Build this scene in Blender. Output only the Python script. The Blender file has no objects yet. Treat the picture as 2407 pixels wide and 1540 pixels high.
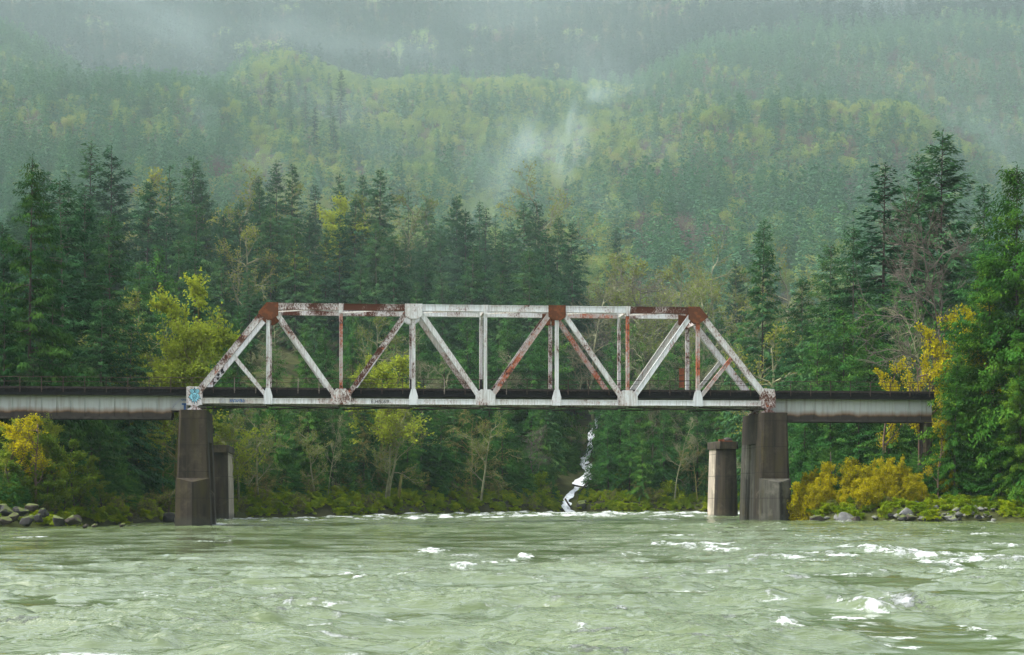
import bpy, math, random
import numpy as np
from mathutils import Vector, Matrix

sc = bpy.context.scene
COL = sc.collection
R = math.radians
F, UC, VH, CH = 4300.0, 1203.5, 1173.0, 2.4      # focal length and horizon in units of the photo's width / 2407; eye height

def pt(u, v, y):
    return Vector(((u - UC) / F * y, y, CH + (VH - v) / F * y))

# ---------------------------------------------------------------- objects
def link(o, parent=None):
    COL.objects.link(o)
    if parent is not None: o.parent = parent
    return o

def tag(o, label=None, cat=None, group=None, kind=None):
    if label: o['label'] = label
    if cat: o['category'] = cat
    if group: o['group'] = group
    if kind: o['kind'] = kind
    return o

def empty(name, loc=(0, 0, 0), rz=0.0, label=None, cat=None, group=None):
    o = bpy.data.objects.new(name, None)
    o.empty_display_size = 0.5
    link(o); o.location = loc; o.rotation_euler = (0, 0, rz)
    return tag(o, label, cat, group)

def mesh_np(name, V, polys, mat, smooth=False, attrs=None):
    """V (n,3); polys: list of (k,m) index arrays"""
    me = bpy.data.meshes.new(name)
    V = np.asarray(V, dtype=np.float32)
    me.vertices.add(len(V)); me.vertices.foreach_set('co', V.ravel())
    polys = [np.asarray(p, dtype=np.int32) for p in polys if len(p)]
    nl = sum(p.size for p in polys); npoly = sum(len(p) for p in polys)
    me.loops.add(nl); me.polygons.add(npoly)
    me.loops.foreach_set('vertex_index', np.concatenate([p.ravel() for p in polys]))
    starts, tot, s = [], [], 0
    for p in polys:
        k = p.shape[1]
        starts.append(s + np.arange(len(p)) * k); tot.append(np.full(len(p), k)); s += p.size
    me.polygons.foreach_set('loop_start', np.concatenate(starts).astype(np.int32))
    try: me.polygons.foreach_set('loop_total', np.concatenate(tot).astype(np.int32))
    except Exception: pass
    if smooth: me.polygons.foreach_set('use_smooth', np.ones(npoly, dtype=bool))
    me.update(calc_edges=True)
    for k, a in (attrs or {}).items():
        at = me.attributes.new(k, 'FLOAT', 'POINT'); at.data.foreach_set('value', np.asarray(a, dtype=np.float32))
    if mat: me.materials.append(mat)
    return me

def obj(name, me, parent=None):
    return link(bpy.data.objects.new(name, me), parent)

class MB:
    """collects boxes, bars, prisms, tubes and lofts into ONE mesh"""
    def __init__(s): s.V, s.Fc = [], []
    def add(s, verts, faces):
        b = len(s.V); s.V += [tuple(v) for v in verts]; s.Fc += [tuple(b + i for i in f) for f in faces]
    def box8(s, c): s.add(c, [(0, 3, 2, 1), (4, 5, 6, 7), (0, 1, 5, 4), (1, 2, 6, 5), (2, 3, 7, 6), (3, 0, 4, 7)])
    def bar(s, p0, p1, w, h, side):
        """bar from p0 to p1: w along the vector `side`, h across"""
        p0, p1 = Vector(p0), Vector(p1); d = (p1 - p0).normalized()
        sd = (Vector(side) - d * d.dot(Vector(side))).normalized(); n = d.cross(sd)
        a, b = sd * w / 2, n * h / 2
        s.box8([p0 - a - b, p0 + a - b, p0 + a + b, p0 - a + b, p1 - a - b, p1 + a - b, p1 + a + b, p1 - a + b])
    def prism(s, pts, off):
        """polygon pts extruded by vector off"""
        n = len(pts); off = Vector(off)
        A = [Vector(p) for p in pts]; s.add(A + [p + off for p in A],
            [tuple(range(n))[::-1], tuple(range(n, 2 * n))] + [(i, (i + 1) % n, n + (i + 1) % n, n + i) for i in range(n)])
    def loft(s, rings, cap=True):
        n = len(rings[0]); V = [v for r in rings for v in r]; Fs = []
        for k in range(len(rings) - 1):
            for i in range(n):
                j = (i + 1) % n
                Fs.append((k * n + i, k * n + j, (k + 1) * n + j, (k + 1) * n + i))
        if cap: Fs += [tuple(range(n))[::-1], tuple(range((len(rings) - 1) * n, len(rings) * n))]
        s.add(V, Fs)
    def tube(s, P, rad, k=6):
        P = [Vector(p) for p in P]; rings = []
        for i, p in enumerate(P):
            d = (P[min(i + 1, len(P) - 1)] - P[max(i - 1, 0)]).normalized()
            a = d.cross(Vector((0.31, 0.2, 0.93)));  a = a.normalized() if a.length > 1e-3 else Vector((1, 0, 0))
            b = d.cross(a); r = rad[i] if hasattr(rad, '__len__') else rad
            rings.append([p + (a * math.cos(t) + b * math.sin(t)) * r for t in [2 * math.pi * q / k for q in range(k)]])
        s.loft(rings)
    def build(s, name, mat, parent=None, smooth=False):
        me = bpy.data.meshes.new(name); me.from_pydata(s.V, [], s.Fc); me.validate(); me.update()
        if smooth: me.polygons.foreach_set('use_smooth', np.ones(len(me.polygons), dtype=bool))
        me.materials.append(mat)
        return obj(name, me, parent)

# ---------------------------------------------------------------- noise
GC = np.cos(np.arange(1024) * 2 * np.pi / 1024); GS_ = np.sin(np.arange(1024) * 2 * np.pi / 1024)
def vnoise(x, y, seed=0):
    """gradient noise, about -1..1"""
    x = np.asarray(x, dtype=np.float64); y = np.asarray(y, dtype=np.float64)
    xi = np.floor(x).astype(np.int32); yi = np.floor(y).astype(np.int32); xf = x - xi; yf = y - yi
    def dot(ix, iy, dx, dy):
        h = (ix.astype(np.uint32) * np.uint32(374761393) + iy.astype(np.uint32) * np.uint32(668265263) + np.uint32((seed * 1442695041) & 0xffffffff))
        h = ((h ^ (h >> np.uint32(13))) * np.uint32(1274126177)); h = (h ^ (h >> np.uint32(16))) & np.uint32(1023)
        return GC[h] * dx + GS_[h] * dy
    sx = xf * xf * xf * (xf * (xf * 6 - 15) + 10); sy = yf * yf * yf * (yf * (yf * 6 - 15) + 10)
    n0 = dot(xi, yi, xf, yf) * (1 - sx) + dot(xi + 1, yi, xf - 1, yf) * sx
    n1 = dot(xi, yi + 1, xf, yf - 1) * (1 - sx) + dot(xi + 1, yi + 1, xf - 1, yf - 1) * sx
    return 1.45 * (n0 * (1 - sy) + n1 * sy)

def fbm(x, y, seed=0, oct=4, gain=0.5):
    s, a, f, t = 0, 1.0, 1.0, 0
    for o in range(oct):
        s = s + a * vnoise(x * f, y * f, seed + 17 * o); t += a; a *= gain; f *= 2.03
    return s / t

def sstep(a, b, x):
    t = np.clip((np.asarray(x, dtype=np.float64) - a) / (b - a), 0, 1); return t * t * (3 - 2 * t)

# ---------------------------------------------------------------- materials
class NT:
    def __init__(s, mat):
        mat.use_nodes = True; s.t = mat.node_tree; s.t.nodes.clear(); s.out = s.n('ShaderNodeOutputMaterial')
    def n(s, typ, ins=None, **kw):
        nd = s.t.nodes.new(typ)
        for k, v in kw.items(): setattr(nd, k, v)
        for k, v in (ins or {}).items():
            sk = nd.inputs[k]
            if isinstance(v, bpy.types.NodeSocket): s.t.links.new(v, sk)
            else: sk.default_value = v
        return nd
    def link(s, a, b): s.t.links.new(a, b)
    def coord(s, kind='Object', scale=(1, 1, 1), rot=(0, 0, 0)):
        tc = s.n('ShaderNodeTexCoord')
        return s.n('ShaderNodeMapping', {'Vector': tc.outputs[kind], 'Scale': scale, 'Rotation': rot}).outputs[0]
    def noise(s, vec, scale, detail=4, rough=0.55, dist=0.0):
        return s.n('ShaderNodeTexNoise', {'Vector': vec, 'Scale': scale, 'Detail': detail, 'Roughness': rough, 'Distortion': dist}).outputs['Fac']
    def ramp(s, fac, stops, interp='LINEAR'):
        nd = s.n('ShaderNodeValToRGB', {'Fac': fac}); cr = nd.color_ramp; cr.interpolation = interp
        while len(cr.elements) < len(stops): cr.elements.new(0.5)
        for e, (p, c) in zip(cr.elements, stops): e.position = p; e.color = c if len(c) == 4 else (*c, 1)
        return nd.outputs['Color']
    def mix(s, fac, a, b, mode='MIX'):
        nd = s.n('ShaderNodeMix', data_type='RGBA', blend_type=mode)
        for i, v in ((0, fac), (6, a), (7, b)):
            sk = nd.inputs[i]
            if isinstance(v, bpy.types.NodeSocket): s.t.links.new(v, sk)
            else: sk.default_value = v if i == 0 or len(v) == 4 else (*v, 1)
        return nd.outputs[2]
    def math(s, op, a, b=0.0, c=0.0):
        nd = s.n('ShaderNodeMath', operation=op)
        for i, v in enumerate((a, b, c)):
            if isinstance(v, bpy.types.NodeSocket): s.t.links.new(v, nd.inputs[i])
            else: nd.inputs[i].default_value = v
        return nd.outputs[0]
    def maprange(s, v, a, b, c=0.0, d=1.0):
        return s.n('ShaderNodeMapRange', {0: v, 1: a, 2: b, 3: c, 4: d}).outputs[0]
    def bsdf(s, col, rough=0.8, spec=0.3, normal=None, metal=0.0):
        ins = {'Base Color': col if isinstance(col, bpy.types.NodeSocket) else (*col, 1), 'Roughness': rough, 'Specular IOR Level': spec, 'Metallic': metal}
        if normal is not None: ins['Normal'] = normal
        b = s.n('ShaderNodeBsdfPrincipled', ins)
        s.link(b.outputs[0], s.out.inputs[0]); return b
    def bump(s, h, strength=0.3, dist=0.05):
        return s.n('ShaderNodeBump', {'Height': h, 'Strength': strength, 'Distance': dist}).outputs[0]

def newmat(name):
    m = bpy.data.materials.new(name); return m, NT(m)

def leaf_mat(name, stops, trans=0.18, patch=0.0):
    """leaf colour: one hue per tree (object random), scattered per spray (attribute tint)"""
    m, t = newmat(name)
    oi = t.n('ShaderNodeObjectInfo'); at = t.n('ShaderNodeAttribute', attribute_name='tint')
    f = t.math('ADD', t.math('MULTIPLY', oi.outputs['Random'], 0.42 * (1 - patch)), t.math('MULTIPLY', at.outputs['Fac'], 0.58 * (1 - patch)))
    if patch:                                                         # stands of one kind of tree across the hills
        pn = t.noise(oi.outputs['Location'], 0.016, 3, .55); f = t.math('ADD', f, t.math('MULTIPLY', t.maprange(pn, .32, .68), patch))
    col = t.ramp(f, stops)
    d = t.n('ShaderNodeBsdfDiffuse', {'Color': col}); tr = t.n('ShaderNodeBsdfTranslucent', {'Color': col})
    mx = t.n('ShaderNodeMixShader', {0: trans, 1: d.outputs[0], 2: tr.outputs[0]})
    t.link(mx.outputs[0], t.out.inputs[0]); return m

def plain(name, col, var=0.25, scale=2.0, rough=0.85, bump=0.0, coord='Object', stretch=(1, 1, 1), spec=0.25):
    m, t = newmat(name); v = t.coord(coord, stretch)
    n = t.noise(v, scale, 5)
    lo = tuple(c * (1 - var) for c in col); hi = tuple(min(1, c * (1 + var)) for c in col)
    c = t.ramp(n, [(0.3, lo), (0.7, hi)])
    t.bsdf(c, rough, spec, t.bump(t.noise(v, scale * 4, 4), bump, 0.05) if bump else None)
    return m

M = {}
def steel(name, paint, rust_at, dark=(.075, .026, .014), orange=(.36, .10, .045), orange_mix=0.35, grime=0.5):
    """old white paint flaking to rust; rust_at is the noise level above which it has gone"""
    m, t = newmat(name); v = t.coord('Object')
    big = t.noise(v, 0.45, 3); fine = t.noise(t.coord('Object', (1, 1, .55)), 8.0, 8, 0.7)
    n = t.math('ADD', t.math('MULTIPLY', big, 0.52), t.math('MULTIPLY', fine, 0.48))
    mask = t.maprange(n, rust_at - 0.03, rust_at + 0.05)
    halo = t.maprange(n, rust_at - 0.10, rust_at)
    rc = t.mix(t.maprange(t.noise(v, 2.2, 4), 0.5 + 0.25 * (1 - 2 * orange_mix), 0.62 + 0.25 * (1 - 2 * orange_mix)), dark, orange)
    streak = t.noise(t.coord('Object', (5, 5, 0.35)), 1.3, 5, 0.6)
    pc = t.mix(t.math('MULTIPLY', t.maprange(streak, 0.46, 0.72), grime), paint, (.20, .17, .13))
    pc = t.mix(t.math('MULTIPLY', halo, 0.4), pc, (.34, .20, .15))
    c = t.mix(mask, pc, rc)
    t.bsdf(c, t.maprange(mask, 0, 1, 0.5, 0.9), 0.3, t.bump(fine, 0.25, 0.02)); M[name] = m
steel('paint', (.60, .62, .61), 0.565, grime=.75)
steel('paint_clean', (.61, .64, .64), 0.60, grime=0.6)
steel('paint_rusty', (.58, .59, .58), 0.505, orange_mix=0.3)
steel('rust_heavy', (.42, .42, .41), 0.445, orange_mix=0.1)
steel('rust_orange', (.44, .41, .39), 0.49, orange_mix=0.75)
steel('rust_plate', (.50, .45, .40), 0.33, dark=(.10, .036, .016), orange=(.17, .055, .02), orange_mix=0.5)
steel('paint_dirty', (.44, .45, .41), 0.575, grime=0.9)

def girder_mat():
    m, t = newmat('girder_paint'); v = t.coord('Object'); sx = t.n('ShaderNodeSeparateXYZ', {0: t.coord('Object')})
    wob = t.noise(t.coord('Object', (1, 1, 0.4)), 0.7, 5)
    z = t.math('ADD', sx.outputs[2], t.math('MULTIPLY', t.math('SUBTRACT', wob, 0.5), 0.7))
    streak = t.noise(t.coord('Object', (4, 4, 0.2)), 1.0, 5)
    pc = t.mix(t.maprange(streak, 0.5, 0.8), (.38, .41, .385), (.22, .21, .17))
    c = t.mix(t.maprange(z, 10.95, 10.45), pc, (.16, .085, .035))
    c = t.mix(t.maprange(z, 10.55, 10.35), c, (.035, .028, .022))
    t.bsdf(c, 0.7, 0.3); M['girder'] = m
girder_mat()

def concrete(name, col, stain, amount=0.5, moss=True):
    m, t = newmat(name); v = t.coord('Object')
    sx = t.n('ShaderNodeSeparateXYZ', {0: v})
    st = t.noise(t.coord('Object', (1.6, 1.6, 0.10)), 1.0, 6, 0.6)
    c = t.mix(t.maprange(st, 0.62 - 0.3 * amount, 0.72 - 0.1 * amount), col, stain)
    bl = t.noise(v, 1.1, 6, 0.6); c = t.mix(t.math('MULTIPLY', t.maprange(bl, 0.4, 0.75), 0.6), c, tuple(x * 0.55 for x in col))
    if moss:
        g = t.math('MULTIPLY', t.maprange(t.noise(t.coord('Object', (1.2, 1.2, 0.25)), 0.9, 5), 0.5, 0.68), 0.75)
        c = t.mix(g, c, (.046, .038, .012))
    line = t.math('LESS_THAN', t.math('FRACT', t.math('MULTIPLY', sx.outputs[2], .41)), .03)
    mot = t.noise(v, .55, 6, .65); c = t.mix(t.math('MULTIPLY', t.maprange(mot, .52, .70), .55), c, tuple(min(1, x * 2.1) for x in col)); c = t.mix(t.math('MULTIPLY', line, .5), c, (.012, .011, .01))
    # dark wet band just above the water, pour lines every 2.4 m
    wet = t.maprange(t.math('ADD', sx.outputs[2], t.math('MULTIPLY', bl, 0.5)), 1.15, 0.65)
    c = t.mix(t.math('MULTIPLY', wet, 0.6), c, (.035, .037, .03))
    t.bsdf(c, 0.9, 0.25, t.bump(t.noise(v, 9, 5), 0.35, 0.03)); M[name] = m
concrete('concrete_dark', (.043, .034, .022), (.012, .010, .008), 0.8)
concrete('concrete_mid', (.075, .073, .058), (.018, .017, .014), 0.65)
concrete('concrete_light', (.33, .29, .225), (.09, .075, .05), 0.45, moss=False)
M['timber'] = plain('timber', (.008, .008, .008), 0.5, 1.5, 0.9, 0.3)
M['timber_edge'] = plain('timber_edge', (.028, .023, .02), 0.5, 2.0, 0.9)
M['steel_dark'] = plain('steel_dark', (.045, .04, .033), 0.5, 1.5, 0.8)
M['steel_shade'] = plain('steel_shade', (.11, .12, .095), 0.35, 1.2, 0.8)  # pale floor steel, darkened in colour for the shade under the deck
M['rail_steel'] = plain('rail_steel', (.10, .06, .045), 0.4, 3, 0.6)
M['rail_post'] = plain('rail_post', (.05, .034, .026), 0.5, 0.4, 0.8)
M['post_pale'] = plain('post_pale', (.20, .17, .14), 0.4, 1, 0.8)
M['rust_panel'] = plain('rust_panel', (.20, .065, .028), 0.6, 1.6, 0.9)
M['ink_black'] = plain('ink_black', (.012, .012, .014), 0.2, 2, 0.6)
M['ink_blue'] = plain('ink_blue', (.03, .10, .27), 0.4, 4, 0.6)
M['ink_cyan'] = plain('ink_cyan', (.22, .52, .62), 0.35, 3, 0.6)
M['ink_grey'] = plain('ink_grey', (.30, .32, .36), 0.3, 3, 0.6)
M['ink_white'] = plain('ink_white', (.62, .66, .68), 0.1, 3, 0.6)
M['bark'] = plain('bark', (.05, .042, .034), 0.5, 1.2, 0.95, stretch=(3, 3, .5))
M['bark_pale'] = plain('bark_pale', (.095, .085, .066), 0.45, 1.2, 0.95, stretch=(3, 3, .6))
M['bark_moss'] = plain('bark_moss', (.165, .155, .045), 0.5, 0.8, 0.95)
M['bark_lichen'] = plain('bark_lichen', (.17, .175, .095), 0.4, 0.8, 0.95)
M['twig_brown'] = plain('twig_brown', (.115, .078, .055), 0.4, 0.8, 0.95)

M['leaf_fir'] = leaf_mat('leaf_fir', [(0.0, (.014, .050, .025)), (0.5, (.034, .102, .042)), (1.0, (.080, .175, .058))])
M['leaf_hemlock'] = leaf_mat('leaf_hemlock', [(0.0, (.016, .058, .024)), (0.55, (.046, .118, .042)), (1.0, (.11, .20, .055))])
M['leaf_cedar'] = leaf_mat('leaf_cedar', [(0.0, (.012, .050, .018)), (0.5, (.038, .120, .026)), (1.0, (.105, .215, .03))])
M['leaf_near'] = leaf_mat('leaf_near', [(0.0, (.010, .042, .012)), (0.5, (.034, .105, .014)), (1.0, (.12, .215, .018))])
M['leaf_spruce'] = leaf_mat('leaf_spruce', [(0.0, (.008, .032, .012)), (0.5, (.022, .070, .018)), (1.0, (.065, .135, .022))])
M['leaf_yellow'] = leaf_mat('leaf_yellow', [(0.0, (.16, .225, .03)), (0.6, (.25, .31, .03)), (1.0, (.38, .41, .04))], 0.45)
M['leaf_gold'] = leaf_mat('leaf_gold', [(0.0, (.20, .21, .012)), (0.5, (.40, .36, .010)), (1.0, (.58, .50, .012))], 0.45)
M['leaf_olive'] = leaf_mat('leaf_olive', [(0.0, (.10, .15, .03)), (0.6, (.18, .22, .045)), (1.0, (.28, .29, .05))], 0.4)
M['leaf_green'] = leaf_mat('leaf_green', [(0.0, (.055, .115, .014)), (0.6, (.11, .175, .018)), (1.0, (.20, .25, .02))], 0.4)
M['leaf_moss'] = leaf_mat('leaf_moss', [(0.0, (.07, .15, .012)), (0.5, (.20, .29, .012)), (1.0, (.42, .46, .015))], 0.4)
M['hill_conifer'] = leaf_mat('hill_conifer', [(0.0, (.034, .105, .055)), (0.5, (.068, .175, .085)), (1.0, (.14, .26, .09))], patch=.35)
M['hill_broad'] = leaf_mat('hill_broad', [(0.0, (.065, .14, .050)), (0.35, (.13, .215, .06)), (0.65, (.215, .29, .068)), (0.85, (.27, .27, .085)), (1.0, (.40, .36, .065))], patch=.5)
M['hill_bare'] = leaf_mat('hill_bare', [(0.0, (.07, .055, .05)), (0.5, (.115, .09, .075)), (1.0, (.19, .16, .10))], 0.2, .5)
M['mountain_conifer'] = leaf_mat('mountain_conifer', [(0.0, (.015, .050, .036)), (0.6, (.026, .070, .048)), (1.0, (.05, .105, .055))], patch=.3)
# ---------------------------------------------------------------- terrain
SH_U = np.array([-2600, -1200, -400, 0, 130, 250, 330, 420, 520, 600, 900, 1100, 1340, 1680, 1800, 1850, 1872, 1900, 2150, 2407, 2800, 3800, 5200])
SH_Y = np.array([45, 90, 135, 154, 160, 172, 186, 197, 212, 219, 238, 255, 276, 280, 262, 235, 188, 170, 166, 163, 150, 105, 50])
def shore_y(u): return np.interp(u, SH_U, SH_Y)

def water_level(x, y):
    r = sstep(-22, 12, x) * sstep(115, 168, y); f = sstep(190, 262, y)
    return 0.45 * np.maximum(r, f)

TU = np.array([-500, 0, 250, 480, 640, 900, 1200, 1450, 1700, 1900, 2100, 2250, 2400, 2900])
TY = np.array([450, 550, 650, 750, 850, 900, 1000, 1080, 1180, 1300, 1500, 1800, 2300, 2700])
TV = np.array([
 [800, 800, 800, 800, 800, 800, 800, 800, 800, 800, 800, 800, 800, 800],
 [690, 690, 690, 690, 690, 680, 670, 650, 640, 640, 650, 670, 690, 700],
 [500, 500, 500, 510, 530, 540, 540, 530, 520, 520, 530, 560, 600, 620],
 [350, 350, 355, 365, 390, 440, 450, 430, 400, 395, 400, 440, 510, 560],
 [225, 225, 230, 235, 290, 360, 370, 330, 285, 265, 270, 330, 450, 520],
 [235, 235, 240, 245, 270, 320, 325, 305, 300, 290, 300, 370, 430, 500],
 [150, 150, 230, 240, 190, 240, 245, 250, 225, 225, 250, 300, 300, 300],
 [90, 95, 215, 235, 150, 205, 200, 225, 155, 140, 140, 160, 160, 160],
 [140, 150, 240, 240, 200, 230, 230, 215, 115, 85, 80, 60, 50, 40],
 [260, 260, 270, 270, 250, 250, 250, 240, 160, 140, 130, 110, 100, 90],
 [150, 150, 160, 160, 170, 180, 180, 180, 110, 70, 60, 40, 30, 30],
 [50, 50, 50, 50, 60, 60, 60, 50, 0, -20, -30, -40, -40, -40],
 [-130] * 14, [-110] * 14], dtype=float)

def ground(x, y):
    x = np.asarray(x, dtype=np.float64); y = np.asarray(y, dtype=np.float64); x, y = np.broadcast_arrays(x, y)
    yy = np.maximum(y, 20.0); u = UC + F * x / yy
    s = y - shore_y(u)
    far = sstep(430, 620, u) * (1 - sstep(1760, 1900, u))
    slope = 0.10 + 0.19 * far
    bank = 0.45 * far + 0.45 * sstep(1750, 1900, u) + 1.3 * (1 - np.exp(-np.maximum(s, 0) / 2.0)) + slope * np.maximum(s, 0)
    bank = bank + 0.35 * fbm(x / 9.0, y / 9.0, 5, 3) * np.clip(s / 6, 0, 1)
    bed = np.maximum(-3.0, 0.45 * s) + 0.45 * far
    zb = np.where(s > 0, bank, bed)
    uc = np.clip(u, TU[0], TU[-1] - 1e-3); yc = np.clip(y, TY[0], TY[-1] - 1e-3)
    i = np.clip(np.searchsorted(TU, uc, 'right') - 1, 0, len(TU) - 2); j = np.clip(np.searchsorted(TY, yc, 'right') - 1, 0, len(TY) - 2)
    fu = (uc - TU[i]) / (TU[i + 1] - TU[i]); fy = (yc - TY[j]) / (TY[j + 1] - TY[j]); fu = fu * fu * (3 - 2 * fu)
    v = (TV[j, i] * (1 - fu) + TV[j, i + 1] * fu) * (1 - fy) + (TV[j + 1, i] * (1 - fu) + TV[j + 1, i + 1] * fu) * fy
    zt = CH + (VH - v) / F * yc + np.maximum(0, y - TY[-1]) * 0.02
    zt = zt + 7.0 * fbm(x / 95.0, y / 95.0, 11, 4) * sstep(420, 700, y)
    w = sstep(330, 455, y)
    return zb * (1 - w) + zt * w

def gz(x, y): return float(ground(np.array([x]), np.array([y]))[0])

def grid_mesh(name, xs, ys, zf, mat, smooth=True):
    X, Y = np.meshgrid(xs, ys); Z = zf(X, Y); nx, ny = len(xs), len(ys)
    V = np.stack([X, Y, Z], -1).reshape(-1, 3)
    I = np.arange(nx * ny).reshape(ny, nx)
    Q = np.stack([I[:-1, :-1], I[:-1, 1:], I[1:, 1:], I[1:, :-1]], -1).reshape(-1, 4)
    return mesh_np(name, V, [Q], mat, smooth)

def ground_mat():
    m, t = newmat('forest_floor'); v = t.coord('Object')
    n = t.noise(v, 0.35, 6, 0.6); n2 = t.noise(v, 0.03, 4)
    c = t.ramp(n, [(0.3, (.016, .020, .008)), (0.5, (.040, .045, .014)), (0.7, (.060, .075, .018))])
    c = t.mix(t.maprange(n2, 0.48, 0.6), c, (.032, .034, .014))
    t.bsdf(c, 0.95, 0.1, t.bump(n, 0.6, 0.4)); return m
xs = np.concatenate([np.linspace(-1500, -260, 90)[:-1], np.arange(-260, 260, 2.5), np.linspace(260, 1500, 90)])
ys = np.concatenate([np.linspace(-120, 30, 16)[:-1], np.arange(30, 300, 2.0), np.arange(300, 470, 4.0), np.linspace(470, 1300, 130)[1:], np.linspace(1300, 2900, 90)[1:]])
terrain = tag(obj('terrain', grid_mesh('terrain', xs, ys, ground, ground_mat())), kind='structure')

# ---------------------------------------------------------------- river
FOAM = [  # (u, v, half width u, half height v, strength, hump m)
 (1640, 1281, 90, 7, 1.0, .20), (1560, 1277, 45, 4, .8, .1), (1010, 1293, 42, 5, 1.0, .15), (1090, 1304, 55, 3, .8, .1), (1232, 1307, 24, 6, 1.0, .2), (1200, 1315, 30, 4, .8, .1),
 (1095, 1330, 40, 5, 1.0, .2), (960, 1340, 60, 5, .95, .15), (845, 1361, 22, 7, 1.0, .15), (810, 1352, 40, 4, .8, .1), (1760, 1315, 60, 5, .8, .1), (1830, 1308, 80, 5, .95, .1),
 (1985, 1303, 50, 6, .9, .15), (2080, 1298, 45, 9, 1.0, .25), (2160, 1306, 60, 6, 1.0, .2), (2210, 1324, 50, 6, 1.0, .15), (2340, 1310, 50, 9, .9, .2), (2390, 1330, 30, 5, .9, .1), (2300, 1332, 40, 3, .7, .1),
 (2105, 1413, 42, 10, 1.0, .20), (2060, 1425, 55, 7, .95, .10), (2000, 1444, 60, 4, .9, .04), (1930, 1448, 50, 3, .85, .02), (1980, 1417, 25, 6, .8, .10), (2150, 1418, 25, 8, .8, .14), (1850, 1470, 32, 9, 1.0, .08), (1885, 1478, 25, 5, .8, .04), (1462, 1436, 22, 8, 1.0, .12),
 (1362, 1470, 20, 8, 1.0, .08), (2290, 1463, 26, 8, 1.0, .06), (790, 1404, 26, 4, .8, .08), (500, 1270, 60, 3, .5, .05), (70, 1260, 50, 2.4, .8, .08), (350, 1233, 40, 2, .8, .06), (500, 1231, 50, 2.5, 1.0, .12),
 (560, 1222, 30, 3, 1.0, .15), (610, 1222, 60, 2, .8, .1), (340, 1402, 40, 4, .5, .05), (675, 1424, 16, 6, .8, .08), (420, 1440, 50, 4, .5, .05), (100, 1425, 30, 4, .4, .05), (1560, 1230, 70, 3, .6, .05), (1950, 1233, 70, 3, .8, .08), (1780, 1225, 60, 3, .5, .05), (2330, 1500, 40, 5, .6, .04), (1420, 1330, 30, 3, .7, .05), (1700, 1345, 14, 4, .8, .06), (2020, 1330, 30, 4, .6, .05),
 (1900, 1296, 70, 4, .9, .1), (2030, 1292, 60, 4, .9, .15), (2130, 1295, 60, 6, 1.0, .2), (2250, 1300, 60, 5, .9, .15), (2290, 1316, 70, 6, 1.0, .15), (2380, 1318, 50, 6, 1.0, .15), (1700, 1290, 70, 4, .9, .1), (2200, 1286, 60, 3, .7, .1), (2350, 1280, 60, 3, .7, .1), (1480, 1300, 40, 3, .7, .08), (1330, 1312, 50, 3, .7, .08), (1150, 1322, 60, 4, .9, .12), (2240, 1345, 60, 4, .6, .05), (1600, 1260, 60, 2.5, .6, .06), (2100, 1258, 80, 2.5, .6, .06), (2300, 1256, 60, 2.5, .6, .06),
]
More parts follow.
